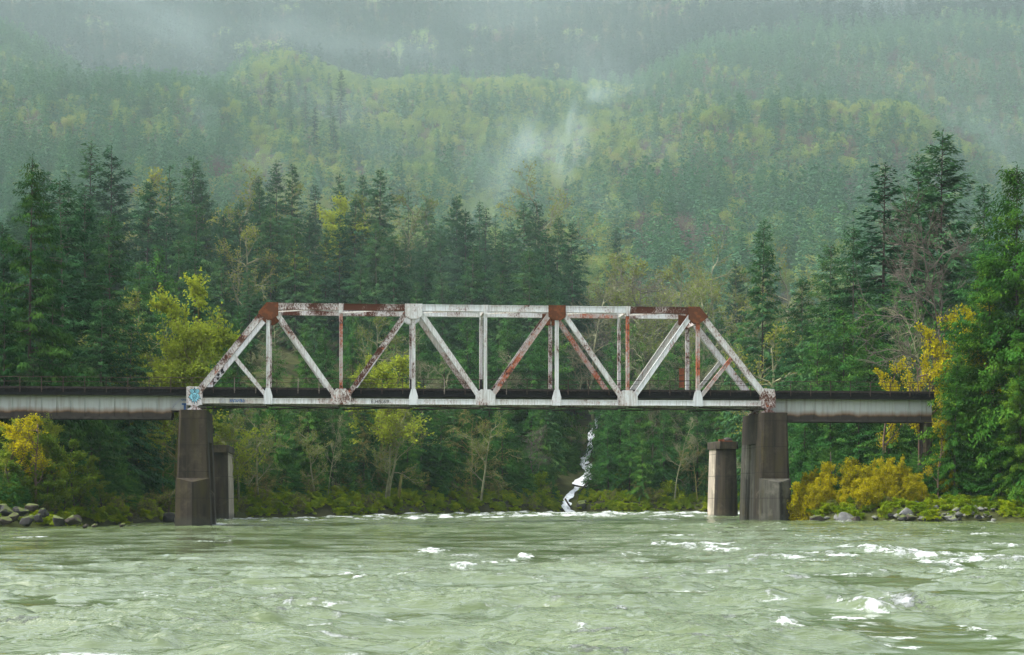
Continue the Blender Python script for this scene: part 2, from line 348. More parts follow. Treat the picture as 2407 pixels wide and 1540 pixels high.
def river_height(X, Y):
    """water surface: long standing waves, chop and ripples, rougher downstream of the ledges; returns height and foam"""
    u = UC + F * X / np.maximum(Y, 8); v = VH + F * CH / np.maximum(Y, 8)
    Yw = Y * (1 + .22 * fbm(X / 16, Y / 22, 61, 3)); Xw = X + 9 * fbm(X / 15, Y / 15, 62, 3)
    calm = sstep(48, 95, Yw) * (1 - sstep(120, 160, Yw)) * (1 - sstep(-4, 16, Xw))      # smooth glide
    ruf = sstep(-.22, .34, fbm(X / 4.6 + .6 * fbm(X / 5, Y / 5, 52, 2), Y / 3.4, 53, 4) + .10 * (1 - calm) - .06)
    calm = np.maximum(calm, 0.8 * sstep(140, 160, Yw) * (1 - sstep(178, 196, Y)))
    patch = 0.5 + 0.5 * fbm(X / 9.0, Y / 16.0, 3, 2)
    rough = np.clip((1 - 0.55 * calm) * (0.55 + 0.8 * patch), 0.15, 1.3)
    # warp so crests meander
    wx = X + 0.9 * fbm(X / 3.1, Y / 3.1, 41, 2); wy = Y + 0.9 * fbm(X / 3.3, Y / 3.3, 43, 2)
    n1 = vnoise(wx / 3.1 + wy / 9, wy / 2.3 - wx / 11, 7); r1 = 1 - np.abs(n1) * 1.6
    n2 = vnoise(wx / 1.35 - wy / 6, wy / 0.95 + wx / 5, 8); r2 = 1 - np.abs(n2) * 1.6
    n3 = vnoise(wx / 0.55, wy / 0.36, 9); r3 = 1 - np.abs(n3) * 1.6
    n4 = vnoise(X / 0.21 + wy * .6, Y / 0.15, 10)
    big = fbm(X / 7.5, Y / 6.0, 12, 2)
    near = 1 - sstep(48, 80, Y)
    steep = (.30 + .70 * sstep(.0, .8, ruf)) * (.45 + .55 * near)
    n2 = vnoise(wx / 2.2 - wy / 6, wy / 0.95 + wx / 9, 8); r2 = 1 - np.abs(n2) * 1.6
    n3 = vnoise(wx / 1.15 + wy / 5, wy / 0.42 + .6 * vnoise(X / 1.7, Y / 1.7, 47), 9); r3 = 1 - np.abs(n3) * 1.6
    n5 = vnoise(wx / .55, wy / 0.26 + .7 * vnoise(X / .9, Y / .9, 49), 19); r5 = 1 - np.abs(n5) * 1.6
    h = rough * (0.26 * big + 0.21 * steep * r1 + (.12 + .88 * ruf) * (0.075 * r2 + 0.050 * r3 + 0.024 * r5 * (.3 + near)))
    h = h + 0.028 * fbm(X / 6.5 + .4 * fbm(X / 9, Y / 9, 51, 2), Y / 2.4, 14, 3) + .04 * fbm(X / 16, Y / 9, 16, 2)
    h = h * sstep(5, 18, Y) - 0.12
    crest = sstep(0.72, 1.0, r1 * 0.75 + r2 * 0.25 + 0.35 * big) * sstep(0.55, 0.9, rough) * sstep(0.05, 0.4, fbm(X / 2.2, Y / 2.0, 15, 3) + 0.12)
    foam = 0.50 * crest * sstep(4, 12, Y)
    st = fbm(X / 2.6 + .5 * fbm(X / 3, Y / 3, 56, 2), Y / 1.15, 57, 5); zone = np.clip(.25 + 1.0 * sstep(900, 1500, u) * sstep(38, 55, Y) + .35 * (1 - sstep(40, 58, Y)), 0, 1) * (1 - .8 * calm)
    foam = np.maximum(foam, .62 * sstep(.18, .50, st + .10 * r2 + .22 * (zone - 1)) )
    far = sstep(196, 206, Y) * (1 - sstep(262, 274, Y)) * sstep(-42, -25, X) * (1 - 0.5 * sstep(30, 45, X))     # broken water of the rapid
    ff = sstep(0.02, 0.42, fbm(X / 3.0, Y / 6.0, 21, 5) + 0.05 + .06 * sstep(-10, 10, X))
    foam = np.maximum(foam, far * ff * 0.9); h = h + far * (0.16 * ff + 0.15 * fbm(X / 3.0, Y / 5.0, 22, 2))
    XX, YY, HH, FF = X, Y, h, foam
    for (fu, fv, ru, rv, st, hump) in FOAM:
        y0 = F * CH / (fv - VH); x0 = (fu - UC) / F * y0
        rx = ru * y0 / F; ry = min(rv * y0 * y0 / (F * CH), 22)
        sel = np.nonzero((np.abs(XX - x0) < rx * 2.6) & (np.abs(YY - y0) < ry * 2.6)); X, Y = XX[sel], YY[sel]
        if not len(X): continue
        wq = 0.55 * fbm(X / (rx * .9), Y / (ry * .9), 33, 4); wr = 0.55 * fbm(X / (rx * .9), Y / (ry * .9), 35, 4)
        q = ((X - x0) / rx + wq) ** 2 + ((Y - y0) / ry + wr) ** 2
        k = np.exp(-q * 1.2)
        br = np.clip(0.55 + 1.7 * fbm(X / (rx * .40 + .12), Y / (ry * .40 + .12), 31, 5, .62), 0, 1.2)
        FF[sel] = np.maximum(FF[sel], np.clip(st * k ** .8 * (0.12 + 1.15 * br), 0, 1)); HH[sel] += (.6 if fv < 1380 else .3) * hump * k * (0.6 + 0.6 * br)
    return HH + water_level(XX, YY), np.clip(FF, 0, 1), ruf * (1 - .35 * calm)

def river_mat():
    m, t = newmat('glacial_water')
    at = t.n('ShaderNodeAttribute', attribute_name='foam'); ru = t.n('ShaderNodeAttribute', attribute_name='ruffle'); v = t.coord('Object')
    n = t.noise(v, 0.22, 4); body = t.ramp(n, [(0.3, (.075, .105, .045)), (0.7, (.11, .145, .068))])
    fn = t.noise(t.coord('Object', (1, .8, 1)), 5.5, 8, 0.72)
    fm = t.math('ADD', at.outputs['Fac'], t.math('MULTIPLY', t.math('SUBTRACT', fn, 0.5), 2.0))
    mask = t.maprange(fm, 0.38, 1.0)
    mask = t.math('MULTIPLY', mask, t.maprange(at.outputs['Fac'], 0.08, 0.25))
    c = t.mix(mask, body, (.58, .62, .61))
    rip = t.noise(t.coord('Object', (1.0, 2.4, 1)), 1.9, 4, 0.55); rip2 = t.noise(t.coord('Object', (1, 2.2, 1)), 6.0, 2, 0.5)
    hh = t.math('ADD', t.math('MULTIPLY', rip, 1.0), t.math('MULTIPLY', rip2, 0.4))
    hh = t.math('ADD', hh, t.math('MULTIPLY', t.math('MULTIPLY', mask, fn), 2.0))
    b = t.bsdf(c, t.maprange(mask, 0, 1, 0.035, 0.75), 0.5, t.n('ShaderNodeBump', {'Height': hh, 'Strength': t.maprange(ru.outputs['Fac'], 0, 1, .04, 1.0), 'Distance': .11}).outputs[0]); b.inputs['IOR'].default_value = 1.33
    return m
a = np.concatenate([np.linspace(-1.6, -0.36, 60)[:-1], np.linspace(-0.36, 0.36, 1150), np.linspace(0.36, 1.6, 60)[1:]])
yr = np.concatenate([np.linspace(-80, 14, 20)[:-1], 14 * (300 / 14) ** np.linspace(0, 1, 1000)])
A, Y = np.meshgrid(a, yr); X = A * np.maximum(Y, 14)
Z, FO, RU = river_height(X, Y)
I = np.arange(A.size).reshape(A.shape)
Q = np.stack([I[:-1, :-1], I[:-1, 1:], I[1:, 1:], I[1:, :-1]], -1).reshape(-1, 4)
river = tag(obj('river', mesh_np('river', np.stack([X, Y, Z], -1).reshape(-1, 3), [Q], river_mat(), True, {'foam': FO.ravel(), 'ruffle': RU.ravel()})), kind='structure')
# ---------------------------------------------------------------- bridge
BA = R(5.6); EX = Vector((math.cos(BA), math.sin(BA), 0)); EN = Vector((-math.sin(BA), math.cos(BA), 0)); UPZ = Vector((0, 0, 1))
B0 = Vector((-2.42, 172.0, 0))
def BP(s, b, z): return B0 + EX * s + EN * b + UPZ * z
def us(u, b=0.0):
    """distance along the bridge of the point seen at u"""
    k = (u - UC) / F; o = B0 + EN * b
    return (o.x - k * o.y) / (k * EX.y - EX.x)
W = 5.2
PS = [-27.1 + 6.755 * i for i in range(9)]           # panel points
ZB0, ZB1, ZT0, ZT1 = 11.25, 11.75, 20.02, 20.62
ZBC, ZTC = 11.5, 20.3
span = empty('truss_bridge_span', BP(0, 0, 0), 0, 'weathered white and rust steel through truss railway span crossing the green river', 'truss bridge')
span.location = (0, 0, 0)

def part(name, mb, mat, parent=span, label=None, smooth=False):
    o = mb.build(name, M[mat], parent, smooth)
    if label: o['label'] = label
    return o

def member(name, p0, p1, w, h, mat, label=None, lips=True, trim=0.0):
    """built-up member: box with proud flange strips along both edges"""
    mb = MB(); p0, p1 = Vector(p0), Vector(p1); d = (p1 - p0).normalized()
    p0, p1 = p0 + d * trim, p1 - d * trim
    mb.bar(p0, p1, w, h - (0.06 if lips else 0), EN)
    if lips:
        n = d.cross(EN).normalized()
        for sg in (1, -1):
            o = n * sg * (h / 2 - 0.03 + 0.004); mb.bar(p0 + o, p1 + o, w + 0.10, 0.06, EN)
    return part(name, mb, mat, label=label)

for side, b in ((0, 0.0), (1, W)):
    near = side == 0
    # top chord, one piece per panel
    tm = ['paint_rusty', 'rust_heavy', 'paint_clean', 'paint', 'paint_clean', 'rust_heavy'] if near else ['paint_rusty', 'paint_rusty', 'paint', 'paint', 'rust_orange', 'paint']
    for i in range(6):
        member('top_chord', BP(PS[i + 1], b, ZTC), BP(PS[i + 2], b, ZTC), 0.42, ZT1 - ZT0, tm[i], {1: 'top chord length mostly flaked to brown rust', 5: 'brown rusted top chord length'}.get(i) if near else None)
    bm_ = ['paint_dirty', 'paint', 'paint', 'paint_clean', 'paint', 'paint_clean', 'paint_clean', 'paint'] if near else ['paint_dirty'] * 8
    for i in range(8):
        member('bottom_chord', BP(PS[i], b, ZBC), BP(PS[i + 1], b, ZBC), 0.40, ZB1 - ZB0, bm_[i])
    member('end_post', BP(PS[0] + .1, b, ZBC + .5), BP(PS[1], b, ZTC - .05), 0.44, 0.56, 'paint_rusty' if near else 'paint_clean', 'end post streaked with brown and orange rust' if near else 'white end post with black graffiti')
    member('end_post', BP(PS[8] - .1, b, ZBC + .5), BP(PS[7], b, ZTC - .05), 0.44, 0.56, 'paint' if near else 'paint')
    dm = ['paint', 'rust_orange', 'paint', 'rust_orange', 'paint', 'paint_clean'] if near else ['paint_dirty', 'paint', 'paint_dirty', 'paint_rusty', 'rust_orange', 'paint_dirty']
    if near: dm[1] = 'paint_rusty'
    for i in range(6):
        z0, z1 = (ZTC, ZBC + .2) if i % 2 == 0 else (ZBC + .2, ZTC)
        s0, s1 = PS[i + 1], PS[i + 2]; sg = 0.35
        member('diagonal', BP(s0 + sg, b, z0), BP(s1 - sg, b, z1), 0.36, 0.44, dm[i], trim=.25)
    vm = ['paint', 'rust_orange', 'paint', 'paint', 'paint', 'rust_orange', 'rust_orange'] if near else ['paint_rusty', 'paint', 'paint_rusty', 'paint_rusty', 'paint_rusty', 'paint_rusty', 'paint_rusty']
    for i in range(7):
        member('vertical', BP(PS[i + 1], b, ZB1), BP(PS[i + 1], b, ZT0), 0.30, 0.32 if i % 2 == 0 else 0.28, vm[i])
    # sub-struts from the end posts' middles to the first and last lower panel points
    e0 = (BP(PS[0] + .1, b, ZBC + .5) + BP(PS[1], b, ZTC - .05)) / 2; e1 = (BP(PS[8] - .1, b, ZBC + .5) + BP(PS[7], b, ZTC - .05)) / 2
    member('sub_strut', e0 - UPZ * .25, BP(PS[1] - .25, b, ZB1 + .35), 0.28, 0.34, 'paint')
    member('sub_strut', e1 - UPZ * .25, BP(PS[7] + .25, b, ZB1 + .35), 0.28, 0.34, 'rust_orange' if near else 'paint_dirty', 'orange rusted sub-strut' if near else None)
    # gusset plates, one pair per joint
    def gusset(pts, mat, label=None):
        mb = MB()
        for off in (-0.285, 0.255):
            mb.prism([BP(s, b + off, z) for s, z in pts], EN * 0.03)
        if mat != 'paint_dirty':                                   # rivet rows
            for (s0, z0), (s1, z1) in zip(pts, pts[1:] + pts[:1]):
                cs, cz = sum(p[0] for p in pts) / len(pts), sum(p[1] for p in pts) / len(pts)
                L = math.hypot(s1 - s0, z1 - z0); n = max(2, int(L / .16))
                for k in range(n):
                    q = (k + .5) / n; s_, z_ = s0 + (s1 - s0) * q, z0 + (z1 - z0) * q
                    s_ += (cs - s_) * .10; z_ += (cz - z_) * .10
                    mb.bar(BP(s_, b - .305, z_), BP(s_, b - .283, z_), .045, .045, UPZ)
        return part('gusset_plate', mb, mat, label=label)
    for i in range(1, 8):
        s = PS[i]
        if i % 2 == 0:
            gusset([(s - .92, 11.2), (s + .92, 11.2), (s + .92, 12.2), (s + .45, 12.68), (s - .45, 12.68), (s - .92, 12.2)], 'paint')
            mb = MB()
        else:
            gusset([(s - .42, 11.2), (s + .42, 11.2), (s + .40, 12.0), (s + .2, 12.7), (s - .2, 12.7), (s - .40, 12.0)], 'paint_clean')
        if i in (3, 5):
            gusset([(s - .82, 19.55), (s - .35, 19.25), (s + .35, 19.25), (s + .82, 19.55), (s + .82, 20.66), (s - .82, 20.66)], 'rust_plate' if i == 5 else 'paint', 'brown rusted gusset plate' if i == 5 else None)
        if i in (2, 4, 6):
            mb = MB(); mb.prism([BP(s - .16, b - .285, 19.7), BP(s + .16, b - .285, 19.7), BP(s + .24, b - .285, 20.62), BP(s - .24, b - .285, 20.62)], EN * .03); part('splice_plate', mb, 'paint')
    s = PS[1]; gusset([(s - .55, 19.35), (s - .05, 19.0), (s + .35, 19.05), (s + .95, 19.45), (s + .95, 20.66), (s - .12, 20.66), (s - .9, 19.75)], 'rust_plate', 'brown rusted hip gusset plate')
    s = PS[7]; gusset([(s + .55, 19.35), (s + .05, 19.0), (s - .35, 19.05), (s - .95, 19.45), (s - .95, 20.66), (s + .12, 20.66), (s + .95, 19.7)], 'rust_plate', 'brown rusted hip gusset plate')
    s = PS[0]
    g0 = gusset([(s - .72, 11.1), (s + .72, 11.1), (s + .72, 12.2), (s + .52, 12.78), (s - .52, 12.82), (s - .72, 12.75)], 'paint' if near else 'paint_dirty')
    s = PS[8]
    gusset([(s + .72, 11.1), (s - .72, 11.1), (s - .72, 12.3), (s - .35, 12.95), (s + .60, 12.85), (s + .72, 12.2)], 'paint_rusty' if near else 'paint_dirty')
    for s in (PS[0], PS[8]):                                         # bearing shoes
        mb = MB()
        mb.loft([[BP(s + a, b + c, z) for a, c in ((-r, -.3), (r, -.3), (r, .3), (-r, .3))] for z, r in ((10.62, .62), (10.72, .62), (10.92, .22), (11.08, .5))])
        part('bearing_shoe', mb, 'paint_rusty')

# cross frames
for i in range(1, 8):
    s = PS[i]; mb = MB()
    mb.bar(BP(s, .2, ZT0 + .12), BP(s, W - .2, ZT0 + .12), .22, .24, EX)
    if i in (1, 7):
        mb.bar(BP(s, .2, 19.2), BP(s, W - .2, 19.2), .2, .26, EX)
        for k in range(4):
            y0, y1 = .25 + k * 1.18, .25 + (k + 1) * 1.18
            mb.bar(BP(s, y0, 19.25), BP(s, y1, 20.0), .08, .1, EX); mb.bar(BP(s + .09, y0, 20.0), BP(s + .09, y1, 19.25), .08, .1, EX)
    for y0, y1 in ((.2, 1.15), (W - .2, W - 1.15)):
        mb.bar(BP(s, y0, 18.6 if i in (1, 7) else 19.2), BP(s, y1, ZT0 + .05 if i not in (1, 7) else 19.15), .12, .14, EX)
    part('sway_frame', mb, 'paint_rusty' if i % 2 else 'paint_dirty')
    mb = MB(); mb.bar(BP(s, .22, 11.75), BP(s, W - .22, 11.75), .34, 1.02, EX); mb.bar(BP(s, .22, 11.22), BP(s, W - .22, 11.22), .5, .05, EX); part('floor_beam', mb, 'steel_shade')
mb = MB()
for i in range(1, 7):
    mb.bar(BP(PS[i] + .15, .2, 20.38), BP(PS[i + 1] - .15, W - .2, 20.38), .12, .10, UPZ); mb.bar(BP(PS[i] + .15, W - .2, 20.27), BP(PS[i + 1] - .15, .2, 20.27), .12, .10, UPZ)
part('top_lateral_bracing', mb, 'paint_dirty')
mb = MB()
for i in range(8):
    mb.bar(BP(PS[i] + .15, .2, 11.10), BP(PS[i + 1] - .15, W - .2, 11.10), .12, .10, UPZ); mb.bar(BP(PS[i] + .15, W - .2, 10.99), BP(PS[i + 1] - .15, .2, 10.99), .12, .10, UPZ)
part('bottom_lateral_bracing', mb, 'steel_dark')
for bb in (1.45, W - 1.45):
    mb = MB(); mb.bar(BP(PS[0] + .3, bb, 11.95), BP(PS[8] - .3, bb, 11.95), .06, .74, EN)
    for z in (11.58, 12.32): mb.bar(BP(PS[0] + .3, bb, z), BP(PS[8] - .3, bb, z), .36, .04, EN)
    part('stringer', mb, 'steel_shade')

def deck(parent, s0, s1, off=0.0):
    """sleepers, kerbs, dark fascias standing in for deck shade, rails and the walkway railing of one span"""
    mb = MB(); n = int((s1 - s0) / .42)
    for k in range(n):
        s = s0 + (k + .5) * (s1 - s0) / n; mb.bar(BP(s, .62, 12.49), BP(s, W - .62, 12.49), .24, .26, EX)
    part('sleepers', mb, 'timber', parent)
    for bb in (.60, W - .60):
        mb = MB(); mb.bar(BP(s0, bb, 12.71), BP(s1, bb, 12.71), .16, .17, EN); part('kerb_timber', mb, 'timber_edge', parent)
        mb = MB(); mb.bar(BP(s0, bb + (.16 if bb < 2 else -.16), 12.30), BP(s1, bb + (.16 if bb < 2 else -.16), 12.30), .14, .62, EN); part('shade_fascia', mb, 'timber', parent)  # added black fascia: deck side timber and the shadow beneath it in one
    for bb in (W / 2 - .75, W / 2 + .75):
        mb = MB(); mb.bar(BP(s0, bb, 12.69), BP(s1, bb, 12.69), .07, .15, EN); part('rail', mb, 'rail_steel', parent)
    mb = MB(); mb.bar(BP(s0, W / 2, 12.635), BP(s1, W / 2, 12.635), 1.1, .03, EN); part('walk_boards', mb, 'timber', parent)

RAILPOST = 1.955
def railing(parent, s0, s1):
    mb = MB()
    for z, d in ((13.66, .05), (13.24, .04)):
        q = s0
        while q < s1 - .01:                                           # sagging lengths from post to post
            e = min(q + RAILPOST, s1); mb.bar(BP(q, .47, z + .02 * math.sin(q * 2.1)), BP(e, .47, z + .02 * math.sin(e * 2.1)), d, d, EN); q = e
    part('handrail', mb, 'rail_post', parent)
    k0, k1 = math.ceil((s0 + .2) / RAILPOST), math.floor((s1 - .2) / RAILPOST)
    for k in range(k0, k1 + 1):
        s = k * RAILPOST; mb = MB(); mb.bar(BP(s, .47, 12.25), BP(s + .015 * math.sin(k * 3.3), .47, 13.69), .065, .065, EN)
        mb.bar(BP(s, .46, 12.55), BP(s, .60, 12.55), .12, .10, EX)
        part('railing_post', mb, 'post_pale' if k in (-12, -11, -9, -8, -7, 0, 1, -2) else 'rail_post', parent)

deck(span, PS[0] - .55, PS[8] + .55); railing(span, PS[0] - .5, PS[8] + .5)
# graffiti on the span
def stroke(mb, pts, w, plane):
    """flat brush stroke through points (s,z) in the plane b=plane, 6 mm thick"""
    P = [BP(s, plane, z) for s, z in pts]
    for p, q in zip(P, P[1:]):
        d = (q - p).normalized() * w * .3; mb.bar(p - d, q + d, .008, w, EN)
GP = -.293
mb = MB(); cx, cz = PS[0] + .02, 11.95
def blob(mb, cx, cz, rx, rz, n, plane, spike=0.0):
    mb.prism([BP(cx + rx * math.cos(a) * (1 + spike * (k % 2)), plane, cz + rz * math.sin(a) * (1 + spike * (k % 2))) for k, a in enumerate([2 * math.pi * i / n for i in range(n)])], EN * .006)
mb.prism([BP(cx + a, GP, cz + c) for a, c in ((-.3, .28), (.3, .28), (.42, .05), (.60, -.35), (.36, -.2), (.44, -.5), (.24, -.32), (.2, -.68), (.08, -.45), (-.02, -.76), (-.1, -.46), (-.22, -.66), (-.25, -.32), (-.44, -.46), (-.36, -.2), (-.58, -.2), (-.42, .05))], EN * .006)
blob(mb, cx - .24, cz + .42, .2, .2, 12, GP); blob(mb, cx + .26, cz + .42, .2, .2, 12, GP); blob(mb, cx, cz + .55, .1, .22, 8, GP)
part('graffiti_paint', mb, 'ink_cyan', g0 if False else span, 'pale blue bearded face sprayed on the end gusset plate')
mb = MB()
for ex in (-.24, .26):
    stroke(mb, [(cx + ex + .2 * math.cos(a), cz + .42 + .2 * math.sin(a)) for a in [i * math.pi / 6 for i in range(13)]], .035, GP - .008)
    stroke(mb, [(cx + ex + .09 * math.cos(a), cz + .42 + .09 * math.sin(a)) for a in [i * math.pi / 4 for i in range(9)]], .03, GP - .008)
for pts in ([(-.3, .26), (-.42, .05), (-.58, -.2), (-.36, -.2), (-.44, -.46), (-.25, -.32), (-.22, -.66), (-.1, -.46), (-.02, -.76), (.08, -.45), (.2, -.68), (.24, -.32), (.44, -.5), (.36, -.2), (.60, -.35), (.42, .05), (.3, .26)],
            [(-.2, .18), (-.1, .02), (.0, .1), (.1, .02), (.22, .18)], [(-.2, 0), (-.1, -.3), (0, -.42), (.1, -.3), (.2, 0)], [(-.06, -.02), (-.03, -.25)], [(.06, -.02), (.03, -.25)], [(0, .3), (0, .7)], [(-.1, .5), (0, .74), (.1, .5)]):
    stroke(mb, [(cx + a, cz + c) for a, c in pts], .032, GP - .008)
part('graffiti_outline', mb, 'ink_black', span)
mb = MB()                                                             # white tag and blue scrawl on the first lower chord
c0 = us(527); zc = 11.5
for pts in ([(-.45, -.1), (-.4, .15), (-.2, .22), (0, .18), (.12, .02), (.14, -.2)], [(-.3, -.15), (-.2, .1), (-.1, -.1), (0, .08)], [(-.4, -.02), (-.25, -.2), (-.1, -.05), (.05, -.2)]):
    stroke(mb, [(c0 + a, zc + c) for a, c in pts], .035, -.262)
part('graffiti_scrawl', mb, 'ink_grey', span)
mb = MB(); s = us(541); s1 = us(576); k = 0
while s < s1:
    stroke(mb, [(s, zc - .13), (s + .02, zc + .13), (s + .12, zc + .1 * ((k % 3) - 1)), (s + .14, zc - .12)][: 3 + k % 2], .04, -.262); s += .175; k += 1
part('graffiti_scrawl', mb, 'ink_blue', span)
mb = MB()                                                             # black splotches low on the far left end post
d = (BP(PS[1], W, ZTC) - BP(PS[0], W, ZBC + .5)).normalized(); nrm = d.cross(EN).normalized()
rg = random.Random(4); a0 = us(507, W); p0 = BP(a0, W, 12.92)
for k in range(15):
    q = rg.uniform(0, 2.0); o = rg.uniform(-.2, .2); r = rg.uniform(.05, .13)
    c = BP(PS[0] + .1, W, ZBC + .5) + d * (q + 1.6) + nrm * o - EN * .30
    mb.prism([c + d * r * math.cos(a) * 1.2 + nrm * r * math.sin(a) for a in [i * math.pi / 4 for i in range(8)]], EN * .008)
part('graffiti_scrawl', mb, 'ink_black', span, 'black graffiti loops')
mb = MB()                                                             # E.HS.69
s0 = us(872.5); h = .29; w = .20; z0 = 11.35
GL = {'E': [[(.9, 1), (0, .95), (.08, 0), (1, .05)], [(.05, .5), (.8, .52)]], '.': [[(.35, .02), (.55, .05)]],
      'H': [[(0, 1), (0, 0)], [(1, 1), (1, -.1)], [(0, .5), (1, .5)]], 'S': [[(.95, 1), (.1, .95), (.05, .55), (.9, .5), (.9, .05), (0, 0)]],
      '6': [[(.85, 1), (.2, .7), (.05, .25), (.4, 0), (.9, .15), (.8, .5), (.2, .45)]], '9': [[(.75, .6), (.15, .6), (.1, .95), (.6, 1), (.9, .9), (.85, .4), (.4, 0)]]}
for ch, dx in (('E', 0), ('.', .22), ('H', .40), ('.', .63), ('S', .74), ('.', .97), ('6', 1.14), ('9', 1.44)):
    for st in GL[ch]: stroke(mb, [(s0 + dx + a * w, z0 + c * h) for a, c in st], .042, -.262)
part('graffiti_lettering', mb, 'ink_black', span, 'hand painted black letters E.HS.69 on the bottom chord')
for (i, zc_, hh, bb) in ((3, 13.4, 1.0, W), (4, 13.5, .9, W)):            # paint daubs on far verticals
    mb = MB(); mb.bar(BP(PS[i], bb - .215, zc_ - hh / 2), BP(PS[i], bb - .215, zc_ + hh / 2), .012, .26, EN); part('paint_daub', mb, 'ink_black', span)

# rusty equipment panel hanging on the last far vertical
pn = empty('signal_panel', BP(PS[7], W, 13.2), 0, 'rusty brown metal panel bolted to the far upright by the right hip of the truss', 'panel')
def pbuild(name, mb, mat):
    o = mb.build(name, M[mat]); o.parent = pn; o.matrix_parent_inverse = Matrix.Translation(-pn.location); return o
sp = us(1603, W - .5)
mb = MB(); mb.box8([BP(sp + a, W - .5 + c, z) for z in (13.25, 15.15) for a, c in ((-.28, 0), (.24, 0), (.24, .08), (-.28, .08))]); pbuild('backing_sheet', mb, 'rust_panel')
for z in (13.85, 14.45): 
    mb = MB(); mb.bar(BP(sp - .3, W - .53, z), BP(sp + .27, W - .53, z + .06), .03, .07, EN); pbuild('batten', mb, 'steel_dark')
mb = MB(); mb.bar(BP(sp + .1, W - .45, 13.25), BP(sp + .55, W - .2, 12.5), .06, .06, EN); pbuild('bracket', mb, 'rail_steel'); mb = MB(); mb.bar(BP(sp + .2, W - .45, 14.9), BP(PS[7], W - .2, 14.9), .05, .06, UPZ); pbuild('bracket', mb, 'rail_steel')

# plate girder approach spans
def girder_span(name, s0, s1, pier_end, label, seed):
    g = empty(name, (0, 0, 0), 0, label, 'girder bridge', 'plate girder approach spans')
    for bb in (1.45, W - 1.45):
        mb = MB(); cut = 1.5
        a0, a1 = (s0, s1 - cut) if pier_end > 0 else (s0 + cut, s1)
        mb.box8([BP(s, bb + c, z) for z in (9.9, 12.2) for s, c in ((a0, -.03), (a1, -.03), (a1, .03), (a0, .03))])
        e0, e1 = (s1 - cut, s1) if pier_end > 0 else (s0, s0 + cut)
        mb.box8([BP(s, bb + c, z) for z in (10.66, 12.2) for s, c in ((e0 + .002, -.028), (e1, -.028), (e1, .028), (e0 + .002, .028))])
        part('girder_web', mb, 'girder', g)
        mb = MB(); mb.bar(BP(a0, bb, 9.87), BP(a1, bb, 9.87), .5, .06, EN); mb.bar(BP(a0, bb, 9.98), BP(a1, bb, 9.98), .16, .15, EN); mb.bar(BP(s0, bb, 12.14), BP(s1, bb, 12.14), .5, .06, EN); mb.bar(BP(e0, bb, 10.63), BP(e1, bb, 10.63), .45, .05, EN)
        part('flange', mb, 'steel_dark', g)
        q = a1 if pier_end > 0 else a0; k = 0
        while s0 - .1 < q < s1 + .1 and k < 30:
            if a0 <= q <= a1:
                mb = MB(); mb.bar(BP(q, bb - .075, 10.06), BP(q, bb - .075, 12.1), .06 if k % 4 else .16, .09, EX); part('stiffener', mb, 'girder', g)
            q += (-1.32 if pier_end > 0 else 1.32); k += 1
    deck(g, s0, s1); railing(g, s0, s1)
    return g
SL = PS[0] - .78; SR = PS[8] + .78
gl = girder_span('plate_girder_span', SL - 27.5, SL, 1, 'pale grey plate girder span with brown stained lower edge running in from the left', 1)
grr = girder_span('plate_girder_span', SR, SR + 15.8, -1, 'shorter grey plate girder span ending among the trees on the right bank', 2)
mb = MB()                                                             # scrawls on the left girder's end
s = us(412, 1.4)
for k in range(7):
    stroke(mb, [(s - .3 + k * .1, 10.9 + k * .1), (s - .15 + k * .1, 10.95 + k * .12), (s - .2 + k * .1, 11.2 + k * .1)], .04, 1.405)
part('graffiti_scrawl', mb, 'ink_grey', gl)
mb = MB(); s = us(431, 1.4)
stroke(mb, [(s - .1, 11.25), (s + .35, 11.25)], .16, 1.405); stroke(mb, [(s + .12, 11.25), (s + .14, 10.75)], .2, 1.405)
for k in range(5): stroke(mb, [(s - .2 + k * .14, 11.6), (s - .12 + k * .14, 11.72), (s - .08 + k * .14, 11.55)], .035, 1.405)
part('graffiti_scrawl', mb, 'ink_blue', gl)

